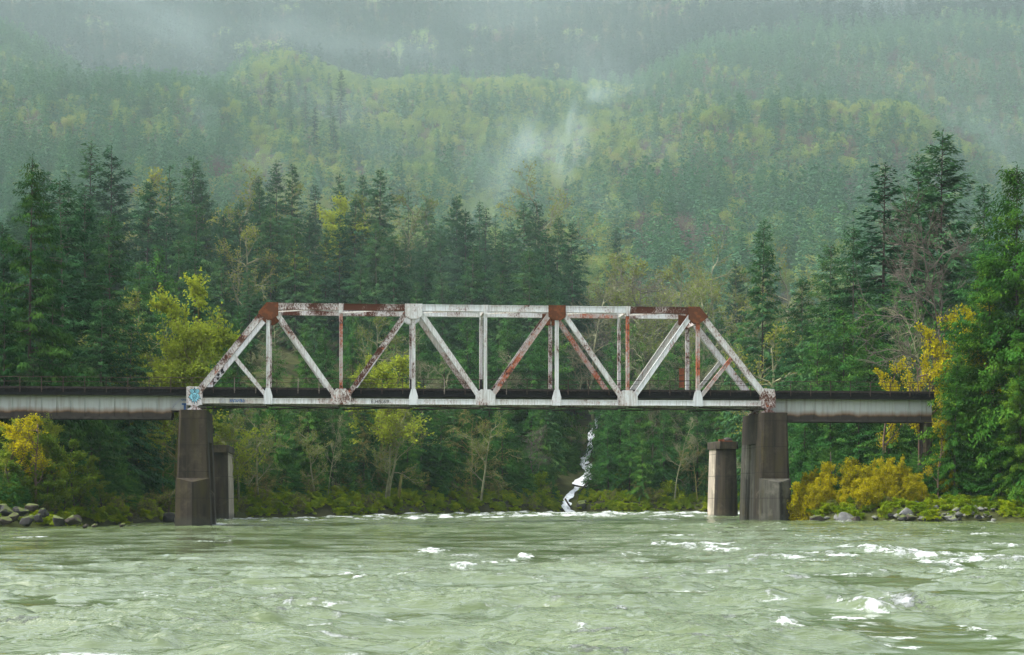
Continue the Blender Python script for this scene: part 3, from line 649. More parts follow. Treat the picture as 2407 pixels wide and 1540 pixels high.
# ---------------------------------------------------------------- piers
def ring(s, pts, z, k=1.0, kb=1.0, b0=0.0): return [BP(s + a * k, b0 + b * kb, z) for a, b in pts]
def pier(s, label, w0, w1, tone, land=False, ztop=10.58, zb=-2.5, bF=-1.75, bR=6.95, nose=1.9):
    p = empty('bridge_pier', (0, 0, 0), 0, label, 'bridge pier', 'concrete piers carrying the bridge')
    zr = 7.7
    def wd(z): return w0 + (w1 - w0) * (z / ztop)
    def sec(z, ba, bb, f=1.0, ch=.18):
        w = wd(z) / 2 * f
        return [BP(s + a, b, z) for a, b in ((-w, ba + ch), (-w + ch, ba), (w - ch, ba), (w, ba + ch), (w, bb - ch), (w - ch, bb), (-w + ch, bb), (-w, bb - ch))]
    mb = MB(); mb.loft([sec(zb, bF, bF + .31 * (bR - bF)), sec(zr, bF, bF + .31 * (bR - bF))]); part('front_shaft', mb, tone[0], p)
    mb = MB(); mb.loft([sec(zb, bR - .31 * (bR - bF), bR), sec(zr, bR - .31 * (bR - bF), bR)]); part('rear_shaft', mb, tone[1], p)
    mb = MB(); mb.loft([[BP(s + a, b, z) for a, b in ((-wd(z) / 2 * .74, bF + .3 * (bR - bF)), (wd(z) / 2 * .74, bF + .3 * (bR - bF)), (wd(z) / 2 * .74, bR - .3 * (bR - bF)), (-wd(z) / 2 * .74, bR - .3 * (bR - bF)))] for z in (zb, zr)]); part('web_wall', mb, tone[2], p)
    mb = MB(); mb.loft([sec(zr + .004, bF, bR), sec(ztop - .05, bF, bR), sec(ztop, bF, bR, .97)]); part('pier_head', mb, tone[0], p)
    if not land:
        mb = MB(); w = w0 / 2 * 1.005
        zt = 4.35
        mb.add([BP(s - w, bF + .5, zb), BP(s - w, bF - .1, zb), BP(s, bF - nose, zb), BP(s + w, bF - .1, zb), BP(s + w, bF + .5, zb),
                BP(s - w * .95, bF + .5, zt), BP(s - w * .95, bF - .1, zt - .03), BP(s, bF - nose * .8, zt - .42), BP(s + w * .95, bF - .1, zt - .03), BP(s + w * .95, bF + .5, zt)],
               [(0, 4, 3, 2, 1), (5, 6, 7, 8, 9)] + [(i, (i + 1) % 5, 5 + (i + 1) % 5, 5 + i) for i in range(5)])
        part('cutwater', mb, tone[3], p)
        mb = MB()                                                     # bent reinforcing ends beside the cutwater
        for sg in (-1, 1):
            for k in range(3): mb.tube([BP(s + sg * w, bF - .05, 3.2), BP(s + sg * (w + .15 + .1 * k), bF - .25, 3.05 - .12 * k), BP(s + sg * (w + .1 + .12 * k), bF - .3, 2.85 - .2 * k)], .02, 4)
        part('rebar', mb, 'bark_pale', p)
    return p
pier(us(453, -1.7), 'dark mossy concrete pier under the left end of the truss, wedge nosed at the waterline', 3.25, 2.45, ['concrete_dark', 'concrete_dark', 'concrete_mid', 'concrete_dark'], nose=1.1)
pier(us(1822, -1.7), 'grey concrete pier under the right end of the truss with a recessed side panel', 3.1, 2.4, ['concrete_dark', 'concrete_mid', 'concrete_mid', 'concrete_mid'])
pier(us(2184, 1), 'dark concrete pier on the right bank half hidden by trees at the girder end', 1.0, .8, ['concrete_dark', 'concrete_dark', 'concrete_dark', 'concrete_dark'], True, 9.8, -1, 1.2, 2.9)

def old_pier(uc, y, wtop, wbot, zt, label, dep=3.6):
    c = pt(uc, VH, y); base = Vector((c.x, y, 0)); p = empty('abandoned_pier', (0, 0, 0), 0, label, 'old pier', 'abandoned piers behind the bridge')
    def P(a, b, z): return base + EX * a + EN * b + UPZ * z
    def sec(z):
        w = (wbot + (wtop - wbot) * z / zt) / 2
        return w
    zc = zt - .8; zb = -2.5
    mb = MB(); mb.loft([[P(-sec(z) * math.cos(t), -sec(z) * math.sin(t) * .9, z) for t in [math.pi * k / 12 for k in range(13)]] for z in (zb, 2.6, zc)]); part('rounded_nose', mb, 'concrete_dark', p, smooth=False)
    mb = MB(); mb.loft([[P(a * sec(z) * .985, b, z) for a, b in ((-1, .01), (1, .01), (1, dep), (-1, dep))] for z in (zb, 2.6, zc)]); part('shaft', mb, 'concrete_light', p)
    w = wtop / 2 + .18
    mb = MB(); mb.loft([[P(a * w * k, b, z) for a, b in ((-1, -.55), (-.72, -1.35), (.72, -1.35), (1, -.55), (1, dep + .2), (-1, dep + .2))] for z, k in ((zc + .003, 1), (zt - .08, 1), (zt, .95))]); part('cap', mb, 'concrete_dark', p)
    return p, P
old_pier(517, 203, 1.75, 2.0, 8.35, 'old pale concrete pier with a dark cap standing behind the left bridge pier', 11.0)
op, OP = old_pier(1706, 203, 2.2, 2.75, 8.75, 'old concrete pier with dark rounded nose and cap, left of the right bridge pier')
sp_ = empty('scrap_iron', OP(0, 0, 8.75), 0, 'rusty scrap iron and a dark humped lump lying on top of the old capped pier', 'scrap')
mb = MB()
mb.loft([[OP(.25 + r * math.cos(t), .3 + r * .8 * math.sin(t), z) for t in [2 * math.pi * k / 9 for k in range(9)]] for z, r in ((8.76, .4), (8.9, .55), (9.08, .5), (9.2, .28), (9.24, .08))])
o = part('lump', mb, 'steel_dark', sp_); o.matrix_parent_inverse = Matrix.Translation(-sp_.location)
mb = MB(); mb.bar(OP(-.75, .1, 8.9), OP(-.15, .2, 8.9), .3, .25, EN); mb.bar(OP(-.6, .0, 8.78), OP(.75, -.2, 8.82), .08, .08, EN)
o = part('plate', mb, 'rust_panel', sp_); o.matrix_parent_inverse = Matrix.Translation(-sp_.location)
# ---------------------------------------------------------------- tree meshes
def unit(a): return a / np.maximum(np.linalg.norm(a, axis=-1, keepdims=True), 1e-9)

def sprays(P, D, N, L, Wd, sag=0.0):
    """diamond leaf sprays: base P, direction D, face normal N, length L, width Wd"""
    n = len(P); S = unit(np.cross(D, N)); L = L[:, None]; Wd = Wd[:, None]
    V = np.empty((n, 4, 3)); mid = P + D * L * 0.45
    V[:, 0] = P; V[:, 1] = mid + S * Wd / 2; V[:, 2] = P + D * L; V[:, 3] = mid - S * Wd / 2
    V[:, 2, 2] -= sag * L[:, 0]
    return V.reshape(-1, 3), np.arange(n * 4).reshape(n, 4)

def tube_np(path, rad, k=6):
    path = np.asarray(path, float); n = len(path); rad = np.broadcast_to(rad, (n,))
    d = unit(np.gradient(path, axis=0)); ref = np.array([0.31, 0.2, 0.93]); ref = np.where(np.abs(d @ ref)[:, None] > .95, np.array([1., 0, 0]), ref)
    a = unit(np.cross(d, ref)); b = np.cross(d, a); t = np.arange(k) * 2 * np.pi / k
    V = path[:, None] + rad[:, None, None] * (a[:, None] * np.cos(t)[None, :, None] + b[:, None] * np.sin(t)[None, :, None])
    I = np.arange(n * k).reshape(n, k); J = np.roll(I, -1, 1)
    return V.reshape(-1, 3), np.stack([I[:-1], J[:-1], J[1:], I[1:]], -1).reshape(-1, 4)

class Acc:
    def __init__(s): s.V, s.Q, s.T, s.n = [], [], [], 0
    def add(s, V, Q, t=None):
        s.V.append(V); s.Q.append(Q + s.n); s.n += len(V); s.T.append(np.zeros(len(V)) if t is None else t)
    def mesh(s, name, mat, smooth=False): return mesh_np(name, np.concatenate(s.V), [np.concatenate(s.Q)], mat, smooth, {'tint': np.concatenate(s.T)})

def conifer(name, seed, H=40., wid=.115, base=.06, whorl=.6, nb=6, droop=.28, step=.36, sl=.85, sw=.24, irr=.25, power=.8, hang=.25, top_up=.5, leaf='leaf_fir', bark='bark', sides=3, gaps=0.0, jit=0.0, scat=.10):
    g = np.random.default_rng(seed)
    z = np.arange(base * H, H * .985, whorl); z = np.repeat(z, nb) + g.uniform(-.9, .9, len(z) * nb) * whorl
    z = np.clip(z, .02 * H, H * .985); t = np.clip((z / H - base) / (1 - base), 0, 1)
    phi = g.uniform(0, 2 * np.pi, len(z))
    lump = 1 + irr * (np.sin(phi * 2 + z * .9 + seed) * .5 + np.sin(phi * 3 - z * .5 + 2 * seed) * .5) + irr * vnoise(z / (H * .07), phi * 0 + seed * 3.3, seed)
    Lb = wid * H * (1 - t) ** power * np.minimum(1, .62 + t * 4) * lump * g.uniform(.55, 1.15, len(z)) + .022 * H * .6
    keep = g.uniform(0, 1, len(z)) > gaps * (vnoise(phi * 1.1, z / (H * .10), seed + 5) * .5 + .5) * 1.6
    z, t, phi, Lb = z[keep], t[keep], phi[keep], Lb[keep]
    e0 = -0.20 + (top_up + .2) * t ** 1.3 + g.normal(0, scat, len(z))
    out = np.stack([np.cos(phi), np.sin(phi), 0 * phi], -1); dr = droop * g.uniform(.6, 1.3, len(z)) * (1 - .6 * t)
    lean = np.array([np.sin(seed * 1.7), np.cos(seed * 2.3)]) * .012 * H
    def trunk_xy(zz): q = (zz / H) ** 2; return np.stack([lean[0] * q, lean[1] * q, zz], -1)
    def curve(i, q):
        L = Lb[i]; up = np.sin(e0[i]) * q - dr[i] * q ** 2 + .10 * q ** 3
        return trunk_xy(z[i]) + out[i] * (L * q * np.cos(e0[i]))[:, None] + np.stack([0 * q, 0 * q, L * up], -1)
    def tang(i, q):
        up = np.sin(e0[i]) - 2 * dr[i] * q + .3 * q ** 2
        return unit(out[i] * np.cos(e0[i])[:, None] + np.stack([0 * q, 0 * q, up], -1))
    cnt = np.maximum(2, (Lb / step).astype(int)); i = np.repeat(np.arange(len(z)), cnt * sides); n = len(i)
    q = .10 + .92 * g.uniform(0, 1, n) ** .75
    P = curve(i, q) + g.normal(0, .10 + jit, (n, 3)); T = tang(i, q); lat = unit(np.cross(T, np.array([0, 0, 1.]))); sgn = g.choice([-1., 1.], n)
    D = unit(T * g.uniform(.35, 1.0, n)[:, None] + lat * (sgn * g.uniform(.1, .95, n))[:, None] + np.array([0, 0, -1.]) * (hang * g.uniform(.3, 1.8, n))[:, None])
    N = unit(np.array([0, 0, 1.]) + g.normal(0, .45, (n, 3)))
    V, Q = sprays(P, D, N, sl * g.uniform(.55, 1.3, n) * (1 - .45 * t[i]), sw * g.uniform(.7, 1.3, n) * (1 - .3 * t[i]), .12)
    A = Acc(); br = g.uniform(0, 1, len(z))
    A.add(V, Q, np.repeat(np.clip(br[i] * .75 + g.uniform(-.05, .30, n), 0, 1), 4))
    m = 14; zz = np.linspace(H * .93, H, m)                            # the leader
    P = trunk_xy(zz); D = unit(np.stack([g.normal(0, .6, m), g.normal(0, .6, m), g.uniform(.5, 1.5, m)], -1))
    V, Q = sprays(P, D, unit(g.normal(0, 1, (m, 3))), np.full(m, min(sl, .021 * H) * .6) * np.linspace(1.3, .5, m), np.full(m, min(sw, .008 * H) * .6)); A.add(V, Q, np.full(len(V), .4))
    crown = A.mesh(name + '_crown', M[leaf])
    B = Acc(); zz = np.linspace(-.03 * H, H * .985, 10); B.add(*tube_np(trunk_xy(np.maximum(zz, 0)) + np.stack([0 * zz, 0 * zz, np.minimum(zz, 0)], -1), .0066 * H * (1 - .96 * np.clip(zz / H, 0, 1)) + .01, 7))
    for k in g.permutation(len(z))[:min(150, len(z))]:                 # limbs inside the crown
        qq = np.array([0, .35, .75]); B.add(*tube_np(curve(np.full(3, k), qq), np.array([.05, .035, .012]) * (H / 40) * 1.2, 3))
    if base > .12:                                                     # dead snags below the crown
        for k in range(int(26 * base / .2)):
            a = g.uniform(0, 6.28); h0 = g.uniform(.08, base + .1) * H; L = g.uniform(.01, .05) * H
            B.add(*tube_np(np.array([[0, 0, h0], [math.cos(a) * L, math.sin(a) * L, h0 - L * g.uniform(-.1, .5)]]), np.array([.04, .012]), 3))
    return crown, B.mesh(name + '_trunk', M[bark]), H

def broadleaf(name, seed, H=14., spread=.42, thick=.016, trunk=.28, limbs=9, subs=6, twigs=6, leaves=9, ls=.34, leaf='leaf_yellow', bark='bark_moss', up=.35, twig_r=.022, wob=.22, lean=0.0, clump=.5, stems=1):
    g = np.random.default_rng(seed); B = Acc(); LP = []; LT = []
    def grow(p, d, L, r, n, trop, wob=wob):
        path = [p]; dd = d
        for k in range(n):
            dd = dd + g.normal(0, wob, 3) + np.array([0, 0, trop]); dd = dd / np.linalg.norm(dd); path.append(path[-1] + dd * L / n)
        return np.array(path)
    def along(path, q):
        f = q * (len(path) - 1); i = min(int(f), len(path) - 2); return path[i] + (path[i + 1] - path[i]) * (f - i), unit(path[i + 1] - path[i])
    def side(d, ang):
        a = g.normal(0, 1, 3); a = unit(a - d * a.dot(d)); return unit(d * math.cos(ang) + a * math.sin(ang))
    for st in range(stems):
        d0 = np.array([lean + (g.normal(0, .32) if stems > 1 else 0), (g.normal(0, .32) if stems > 1 else 0), 1.]); d0 = unit(d0)
        hs = H * (g.uniform(.65, .95) if stems > 1 else .93)
        tp = grow(np.array([g.normal(0, .03 * H) * (stems > 1), g.normal(0, .03 * H) * (stems > 1), -.3]), d0, hs, 0, 7, .08, wob * .35)
        rr = H * thick / (1 + .35 * (stems - 1)); B.add(*tube_np(tp, rr * np.linspace(1, .18, len(tp)), 6))
        for a in range(max(2, limbs // stems)):
            q = trunk + (1 - trunk) * (a + g.uniform(0, 1)) / max(2, limbs // stems); q = min(q, .98)
            p, d = along(tp, q); L1 = H * spread * (1.0 - .55 * (q - trunk) / (1 - trunk)) * g.uniform(.65, 1.15)
            lp = grow(p, side(d, g.uniform(.7, 1.25)), L1, 0, 5, up * .22); B.add(*tube_np(lp, rr * .42 * np.linspace(1, .2, 6), 4))
            tone = g.uniform(0, 1)
            for b in range(subs):
                p2, d2 = along(lp, g.uniform(.22, 1)); L2 = L1 * g.uniform(.28, .55)
                sp = grow(p2, side(d2, g.uniform(.4, 1.0)), L2, 0, 4, up * .2); B.add(*tube_np(sp, rr * .16 * np.linspace(1, .3, 5), 3))
                ct = np.clip(tone * clump + g.uniform(0, 1 - clump), 0, 1)
                for c in range(twigs):
                    p3, d3 = along(sp, g.uniform(.15, 1)); tw = grow(p3, side(d3, g.uniform(.3, .9)), L2 * g.uniform(.3, .6) + .15, 0, 2, up * .2)
                    B.add(*tube_np(tw, np.array([twig_r, twig_r * .7, twig_r * .3]), 3))
                    if leaves:
                        n = g.poisson(leaves); qq = g.uniform(.1, 1.05, n) * 2; i = np.minimum(qq.astype(int), 1)
                        LP.append(tw[i] + (tw[i + 1] - tw[i]) * (qq - i)[:, None] + g.normal(0, ls * .55, (n, 3))); LT.append(np.full(n, ct))
    trunk_me = B.mesh(name + '_trunk', M[bark]); crown = None
    if leaves:
        P = np.concatenate(LP); T = np.concatenate(LT); n = len(P); D = unit(g.normal(0, 1, (n, 3)) + np.array([0, 0, .1])); N = unit(g.normal(0, 1, (n, 3)) + np.array([0, 0, .6]))
        V, Q = sprays(P, D, N, ls * g.uniform(.6, 1.35, n), ls * .75 * g.uniform(.6, 1.2, n), .05); A = Acc(); A.add(V, Q, np.repeat(np.clip(T + g.normal(0, .12, n), 0, 1), 4))
        crown = A.mesh(name + '_crown', M[leaf])
    return crown, trunk_me, H

def cloud_tree(name, seed, H, rx, leaf, n=1600, ls=.36, base=.15, bare=False):
    """small far-hillside tree: clumped leaf sprays round a few limbs, one mesh"""
    g = np.random.default_rng(seed); k = 9; C = np.stack([g.normal(0, .42, k) * rx, g.normal(0, .42, k) * rx, H * (base + (1 - base) * g.uniform(.25, .88, k))], -1); rr = rx * g.uniform(.35, .6, k)
    w = g.integers(0, k, n); d = unit(g.normal(0, 1, (n, 3))); P = C[w] + d * rr[w][:, None] * g.uniform(.3, 1, n)[:, None] ** .5 * np.array([1, 1, 1.1])
    A = Acc(); D = unit(d * .7 + g.normal(0, .6, (n, 3)) + np.array([0, 0, .35 if bare else 0]))
    if bare: V, Q = sprays(P, D, unit(g.normal(0, 1, (n, 3))), ls * 2.6 * g.uniform(.5, 1.2, n), np.full(n, ls * .22))
    else: V, Q = sprays(P, D, unit(d + g.normal(0, .6, (n, 3))), ls * g.uniform(.6, 1.3, n), ls * .7 * g.uniform(.6, 1.2, n))
    A.add(V, Q, np.repeat(np.clip(g.uniform(0, 1, k)[w] * .7 + g.uniform(0, .3, n), 0, 1), 4))
    for c in range(k): A.add(*tube_np(np.array([[0, 0, -.5], [C[c, 0] * .3, C[c, 1] * .3, C[c, 2] * .5], C[c]]), np.array([.012, .008, .003]) * H, 3))
    return A.mesh(name, M[leaf]), H

T = {}
for k in range(5): T['fir', k] = conifer('fir', 10 + k, jit=.04, scat=.16, wid=(.19, .165, .215, .145, .225)[k], irr=(.34, .45, .3, .5, .4)[k], droop=(.30, .22, .36, .18, .42)[k], gaps=(.22, .32, .12, .42, .28)[k], base=(.08, .16, .05, .22, .1)[k], nb=6, whorl=.55, sl=.9, sw=.27, power=.80, step=.25, sides=4)
for k in range(2): T['hemlock', k] = conifer('hemlock', 20 + k, jit=.08, scat=.18, power=.76, wid=.205, leaf='leaf_hemlock', droop=.38, sl=.72, sw=.22, irr=.24, hang=.4, base=(.2, .08)[k], top_up=.35, bark='bark_pale', gaps=.25, nb=6, whorl=.56, step=.22, sides=4)
for k in range(2): T['slim', k] = conifer('slim', 30 + k, wid=(.125, .105)[k], irr=.5, gaps=.5, nb=7, droop=.2, base=(.12, .3)[k], whorl=.6, bark='bark', power=.7, sl=.95, sw=.34)
for k in range(3): T['cedar', k] = conifer('cedar', 40 + k, jit=.16, scat=.24, H=28., wid=(.235, .20, .27)[k], leaf='leaf_cedar', whorl=.62, nb=6, droop=.42, gaps=.45, sides=4, sl=.62, sw=.20, irr=.25, hang=.6, base=.04, power=.66, top_up=.6, step=.20)
T['big', 0] = conifer('big', 50, jit=.06, scat=.18, H=36., wid=.205, leaf='leaf_spruce', whorl=.72, nb=6, droop=.34, sl=.66, sw=.16, irr=.36, hang=.8, base=.06, power=.95, step=.15, sides=5, top_up=.25, gaps=.32)
T['big', 1] = conifer('big', 51, jit=.16, scat=.3, H=36., wid=.17, leaf='leaf_near', whorl=.75, nb=7, droop=.42, sl=.56, sw=.16, irr=.42, hang=.9, base=.03, power=.62, step=.13, sides=5, top_up=.7, gaps=.3)
for k in range(3): T['yellow', k] = broadleaf('yellow', 60 + k, H=14, spread=.40, leaf='leaf_yellow', limbs=13, subs=8, twigs=6, leaves=13, ls=.26, clump=.6, trunk=.2)
for k in range(2): T['gold', k] = broadleaf('gold', 70 + k, H=12, spread=.34, leaf='leaf_gold', bark='twig_brown', limbs=9, subs=6, twigs=6, leaves=7, ls=.24, clump=.3, up=.6)
for k in range(3): T['olive', k] = broadleaf('olive', 80 + k, H=16, spread=.42, leaf='leaf_olive', bark='bark_lichen', limbs=10, subs=7, twigs=7, leaves=4, ls=.24, twig_r=.03, clump=.5)
for k in range(3): T['green', k] = broadleaf('green', 90 + k, H=10, spread=.36, leaf='leaf_green', bark='bark', limbs=10, subs=7, twigs=6, leaves=11, ls=.26, clump=.5, up=.5, trunk=.08)
for k in range(3): T['bare', k] = broadleaf('bare', 100 + k, thick=.0085, H=18, spread=(.42, .3, .36)[k], leaf=None, leaves=0, bark=('bark_pale', 'bark_lichen', 'bark_lichen')[k], limbs=(22, 15, 16)[k], subs=8, twigs=8, twig_r=.017, up=.25, wob=.3, trunk=(.22, .3, .15)[k])
T['mossbare', 0] = broadleaf('mossbare', 110, thick=.011, H=16, spread=.45, leaf=None, leaves=0, bark='bark_moss', limbs=12, subs=8, twigs=8, twig_r=.035, up=-.25, wob=.35, trunk=.2)
for k in range(3): T['shrub', k] = broadleaf('shrub', 120 + k, H=4.5, spread=.30, leaf='leaf_gold', bark='twig_brown', limbs=30, subs=6, twigs=4, leaves=7, ls=.17, stems=10, twig_r=.014, up=1.1, trunk=.12, clump=.3)
for k in range(2): T['brush', k] = broadleaf('brush', 130 + k, H=4, spread=.4, leaf='leaf_olive', bark='twig_brown', limbs=24, subs=5, twigs=6, leaves=1.5, ls=.15, stems=8, twig_r=.012, up=.3, trunk=.05)
for k in range(2): T['moss', k] = broadleaf('moss', 140 + k, H=3., spread=.6, leaf='leaf_moss', bark='bark', limbs=20, subs=6, twigs=4, leaves=9, ls=.22, stems=6, twig_r=.012, up=.05, trunk=.02, clump=.4)

KIND = {  # kind: (object name, category, species words, group)
 'fir': ('fir_tree', 'fir tree', 'dark green fir', 'conifers of the far bank forest'), 'hemlock': ('hemlock_tree', 'hemlock tree', 'soft grey-green hemlock', 'conifers of the far bank forest'),
 'slim': ('spruce_tree', 'spruce tree', 'slim ragged spruce', 'conifers of the far bank forest'), 'cedar': ('cedar_tree', 'cedar tree', 'bright green bushy cedar', 'cedars along the banks'),
 'big': ('bank_conifer', 'conifer', 'big drooping conifer', 'large conifers on the near banks'), 'yellow': ('maple_tree', 'maple tree', 'yellow-green budding maple', 'budding broadleaf trees'),
 'gold': ('alder_tree', 'alder tree', 'golden yellow leafing alder', 'budding broadleaf trees'), 'olive': ('cottonwood_tree', 'cottonwood tree', 'olive thinly leafed tree', 'budding broadleaf trees'),
 'green': ('willow_tree', 'willow tree', 'olive green bushy willow', 'bushy trees of the left bank'), 'bare': ('bare_tree', 'bare tree', 'pale leafless tree', 'leafless trees'),
 'mossbare': ('mossy_tree', 'bare tree', 'mossy leafless tree', 'leafless trees'), 'shrub': ('shrub', 'shrub', 'yellow leafing shrub', 'yellow shrubs of the right bank'),
 'brush': ('brush', 'bush', 'brown twiggy bush', 'brown bushes'), 'moss': ('bank_bush', 'bush', 'low mossy green bush', 'mossy bushes along the water')}
PLACED = []
rng = random.Random(7)
def plant(kind, u, y, v=None, h=None, var=None, wide=1.0, rz=None, label=None, sink=.25, tilt=0.0):
    """one tree with its trunk on the ground at the place seen under u, its tip at height v (or h metres tall)"""
    if kind in ('cedar', 'olive', 'bare', 'green', 'moss', 'brush', 'hemlock') and 1300 < u < 1425 and y < 316: u = 1285 - (u - 1300) * .25 if u < 1365 else 1440 + (u - 1365) * .3
    x = (u - UC) / F * y; g = gz(x, y) - sink
    ks = [k for k in T if k[0] == kind]; key = ks[rng.randrange(len(ks))] if var is None else (kind, var)
    cr, tk, H = T[key]
    if h is None: h = CH + (VH - v) / F * y - g
    s = max(h, 1.2) / H; sx = s * wide
    nm, cat, sp, grp = KIND[kind]
    r = empty(nm, (x, y, g), rng.uniform(0, 6.28) if rz is None else rz, None, cat, grp)
    r.scale = (sx, sx, s)
    r.rotation_euler[0] = rng.gauss(0, .014); r.rotation_euler[1] = rng.gauss(0, .014)
    if tilt: r.rotation_euler[1] = tilt; r.rotation_euler[2] = 0
    if cr is not None:
        obj('crown', cr, r)
    obj('trunk', tk, r)
    PLACED.append((r, kind, u, VH - (g + h - CH) / y * F, y, h, label, sp)); return r

# left bank, near
plant('big', 66, 180, 362, var=0, wide=1.12, label='tall dark drooping spruce at the left edge of the photo, biggest there')
plant('hemlock', 152, 205, 415, var=1, wide=1.2); plant('hemlock', 262, 208, 500, var=1, wide=1.15, label='tall yellowish green hemlock right of the dark spruce, left of the yellow maple'); plant('fir', 205, 230, 470, wide=1.1); plant('fir', 15, 200, 520, wide=1.1)
plant('big', 125, 192, 640, var=0, wide=1.15); plant('hemlock', 320, 225, 610, var=1, wide=1.2); plant('cedar', 366, 245, 577, wide=.9); plant('hemlock', 235, 196, 700, var=1, wide=1.3); plant('hemlock', 300, 198, 760, var=1, wide=1.3); plant('big', 10, 176, 700, var=0, wide=1.2)
plant('cedar', 165, 184, 850, wide=1.1); plant('cedar', 268, 188, 945, wide=1.15); plant('hemlock', 215, 186, 860, var=1, wide=1.5); plant('hemlock', 395, 240, 740, var=1, wide=1.2); plant('hemlock', 80, 178, 840, var=1, wide=1.5); plant('cedar', 235, 184, 1000, wide=1.1)
plant('yellow', 372, 212, 690, wide=1.0, var=0, label='big yellow maple behind the left girder beside the truss end'); plant('yellow', 418, 210, 800, wide=1.0, label='lower yellow maple touching the left end post of the truss'); plant('olive', 345, 218, 700, wide=1.0); plant('yellow', 330, 206, 860, wide=.9)
plant('gold', 22, 162, 985, wide=1.3); plant('gold', 85, 163, 975, wide=1.2); plant('yellow', 5, 166, 1000, wide=1.1); plant('yellow', 110, 168, 990, wide=1.0); plant('green', 30, 161, 1080, wide=1.4); plant('green', 190, 170, 1090, wide=1.3); plant('green', 240, 175, 1120, wide=1.3); plant('green', 110, 162, 1120, wide=1.4); plant('green', 130, 166, 1010, wide=1.1); plant('green', 175, 168, 1040, wide=1.1); plant('green', 55, 163, 1050, wide=1.2); plant('green', 95, 165, 1085, wide=1.2)
plant('green', 215, 173, 1075, wide=1.1); plant('brush', 270, 178, 1150, wide=1.3); plant('brush', 345, 189, 1150, wide=1.3); plant('brush', 395, 196, 1130, wide=1.3); plant('green', 150, 164, 1110, wide=1.1); plant('brush', 115, 162, 1165, wide=1.3); plant('brush', 200, 169, 1160, wide=1.3); plant('brush', 440, 200, 1150, wide=1.2)
plant('mossbare', 385, 202, 960, wide=1.0, label='mossy leaning tree under the left girder beside the pier'); plant('olive', 425, 206, 960, wide=.9); plant('brush', 310, 184, 1165, wide=1.4); plant('moss', 160, 163, 1195); plant('moss', 235, 172, 1197); plant('moss', 290, 181, 1198); plant('moss', 370, 192, 1198)
# firs and hemlocks of the far bank: (u of tip, v of tip, distance)
for kd, lst in {
 'fir': [(263, 337, 330), (327, 426, 320), (356, 430, 335), (445, 368, 345), (495, 410, 345), (598, 414, 345), (619, 430, 330), (650, 375, 360), (685, 387, 352), (801, 402, 372), (856, 410, 372), (893, 395, 340), (831, 460, 335), (795, 499, 320), (1073, 457, 345), (1096, 491, 335), (1230, 476, 345), (1255, 466, 352), (1305, 507, 345), (1329, 522, 335), (1036, 520, 330), (560, 470, 335), (530, 500, 325), (730, 500, 335), (765, 530, 325), (1180, 540, 330), (1284, 540, 325), (390, 470, 325), (1350, 600, 330), (200, 440, 300), (100, 400, 310), (950, 560, 320), (1000, 590, 315), (1441, 534, 400), (1733, 611, 335)],
 'slim': [(205, 330, 330), (404, 383, 350), (743, 430, 362), (961, 445, 372), (1139, 484, 350), (1199, 511, 365), (1127, 470, 362), (1162, 503, 365), (153, 402, 320), (635, 172, 850), (800, 165, 860), (718, 195, 850), (680, 190, 860), (740, 250, 790), (778, 215, 820), (570, 220, 860), (683, 275, 790), (784, 265, 790), (1210, 545, 370)],
 'hemlock': [(460, 476, 315), (635, 480, 318), (693, 507, 315), (1005, 468, 362), (887, 515, 318), (922, 553, 312), (1104, 584, 308), (1243, 580, 308), (520, 600, 300), (590, 640, 298), (845, 600, 306), (740, 640, 300), (1040, 640, 305), (1170, 640, 305), (1310, 650, 310), (425, 560, 290), (470, 650, 280), (980, 660, 300)],
 'cedar': [(500, 760, 268), (560, 720, 280), (640, 800, 262), (690, 880, 262), (720, 760, 285), (769, 767, 280), (830, 720, 290), (875, 800, 285), (930, 720, 295), (985, 760, 290), (1045, 800, 285), (1100, 740, 295), (1150, 800, 290), (1200, 740, 300), (1250, 780, 295), (1300, 740, 302), (1350, 780, 298), (1400, 720, 305), (1440, 800, 296), (1490, 760, 303), (1540, 820, 298), (1590, 760, 303), (1640, 820, 298), (1690, 740, 305), (1750, 760, 300), (1800, 720, 302), (1840, 800, 290), (1700, 900, 290), (670, 960, 245), (740, 930, 255), (820, 950, 258), (960, 930, 262), (1010, 960, 262), (1080, 930, 270), (1190, 950, 275), (1270, 960, 280), (1480, 950, 284), (1430, 980, 284), (1560, 960, 285), (1640, 940, 286), (610, 900, 250), (1150, 1000, 272), (880, 1000, 255), (1510, 1010, 281), (1770, 900, 285), (1870, 760, 300), (1750, 1000, 278), (560, 950, 236)],
}.items():
    for (u, v, y) in lst: plant(kd, u, y, v, wide={'cedar': 1.1, 'hemlock': 1.05}.get(kd, 1.0) * rng.uniform(.88, 1.12))
# right side
plant('fir', 1791, 270, 511, var=2, wide=.78, label='dense dark narrow fir standing alone above the right hip of the truss')
plant('hemlock', 1944, 225, 569, var=1, wide=1.25); plant('hemlock', 2002, 222, 530, var=1, wide=1.25); plant('slim', 2076, 225, 379, var=1, wide=1.5, label='slim ragged spruce with bare lower trunk above the right girder span')
plant('fir', 2157, 245, 360, wide=1.1); plant('fir', 2211, 240, 310, var=2, wide=1.25, label='tallest broad fir at upper right behind the large bare tree'); plant('fir', 2312, 230, 433, wide=1.1); plant('cedar', 2290, 205, 560, wide=1.1)
plant('big', 2400, 172, 380, var=1, wide=1.45, label='huge bright green cedar filling the right edge of the photo'); plant('big', 2330, 174, 600, var=1, wide=1.5); plant('big', 2258, 184, 780, var=1, wide=1.1); plant('big', 2295, 174, 830, var=1, wide=1.2); plant('big', 2400, 168, 800, var=1, wide=1.2); plant('big', 2265, 174, 970, var=1, wide=1.5); plant('big', 2225, 188, 880, var=1, wide=1.2); plant('big', 2350, 169, 960, var=1, wide=1.6); plant('big', 2425, 169, 930, var=1, wide=1.5); plant('big', 2232, 178, 1030, var=1, wide=1.5)
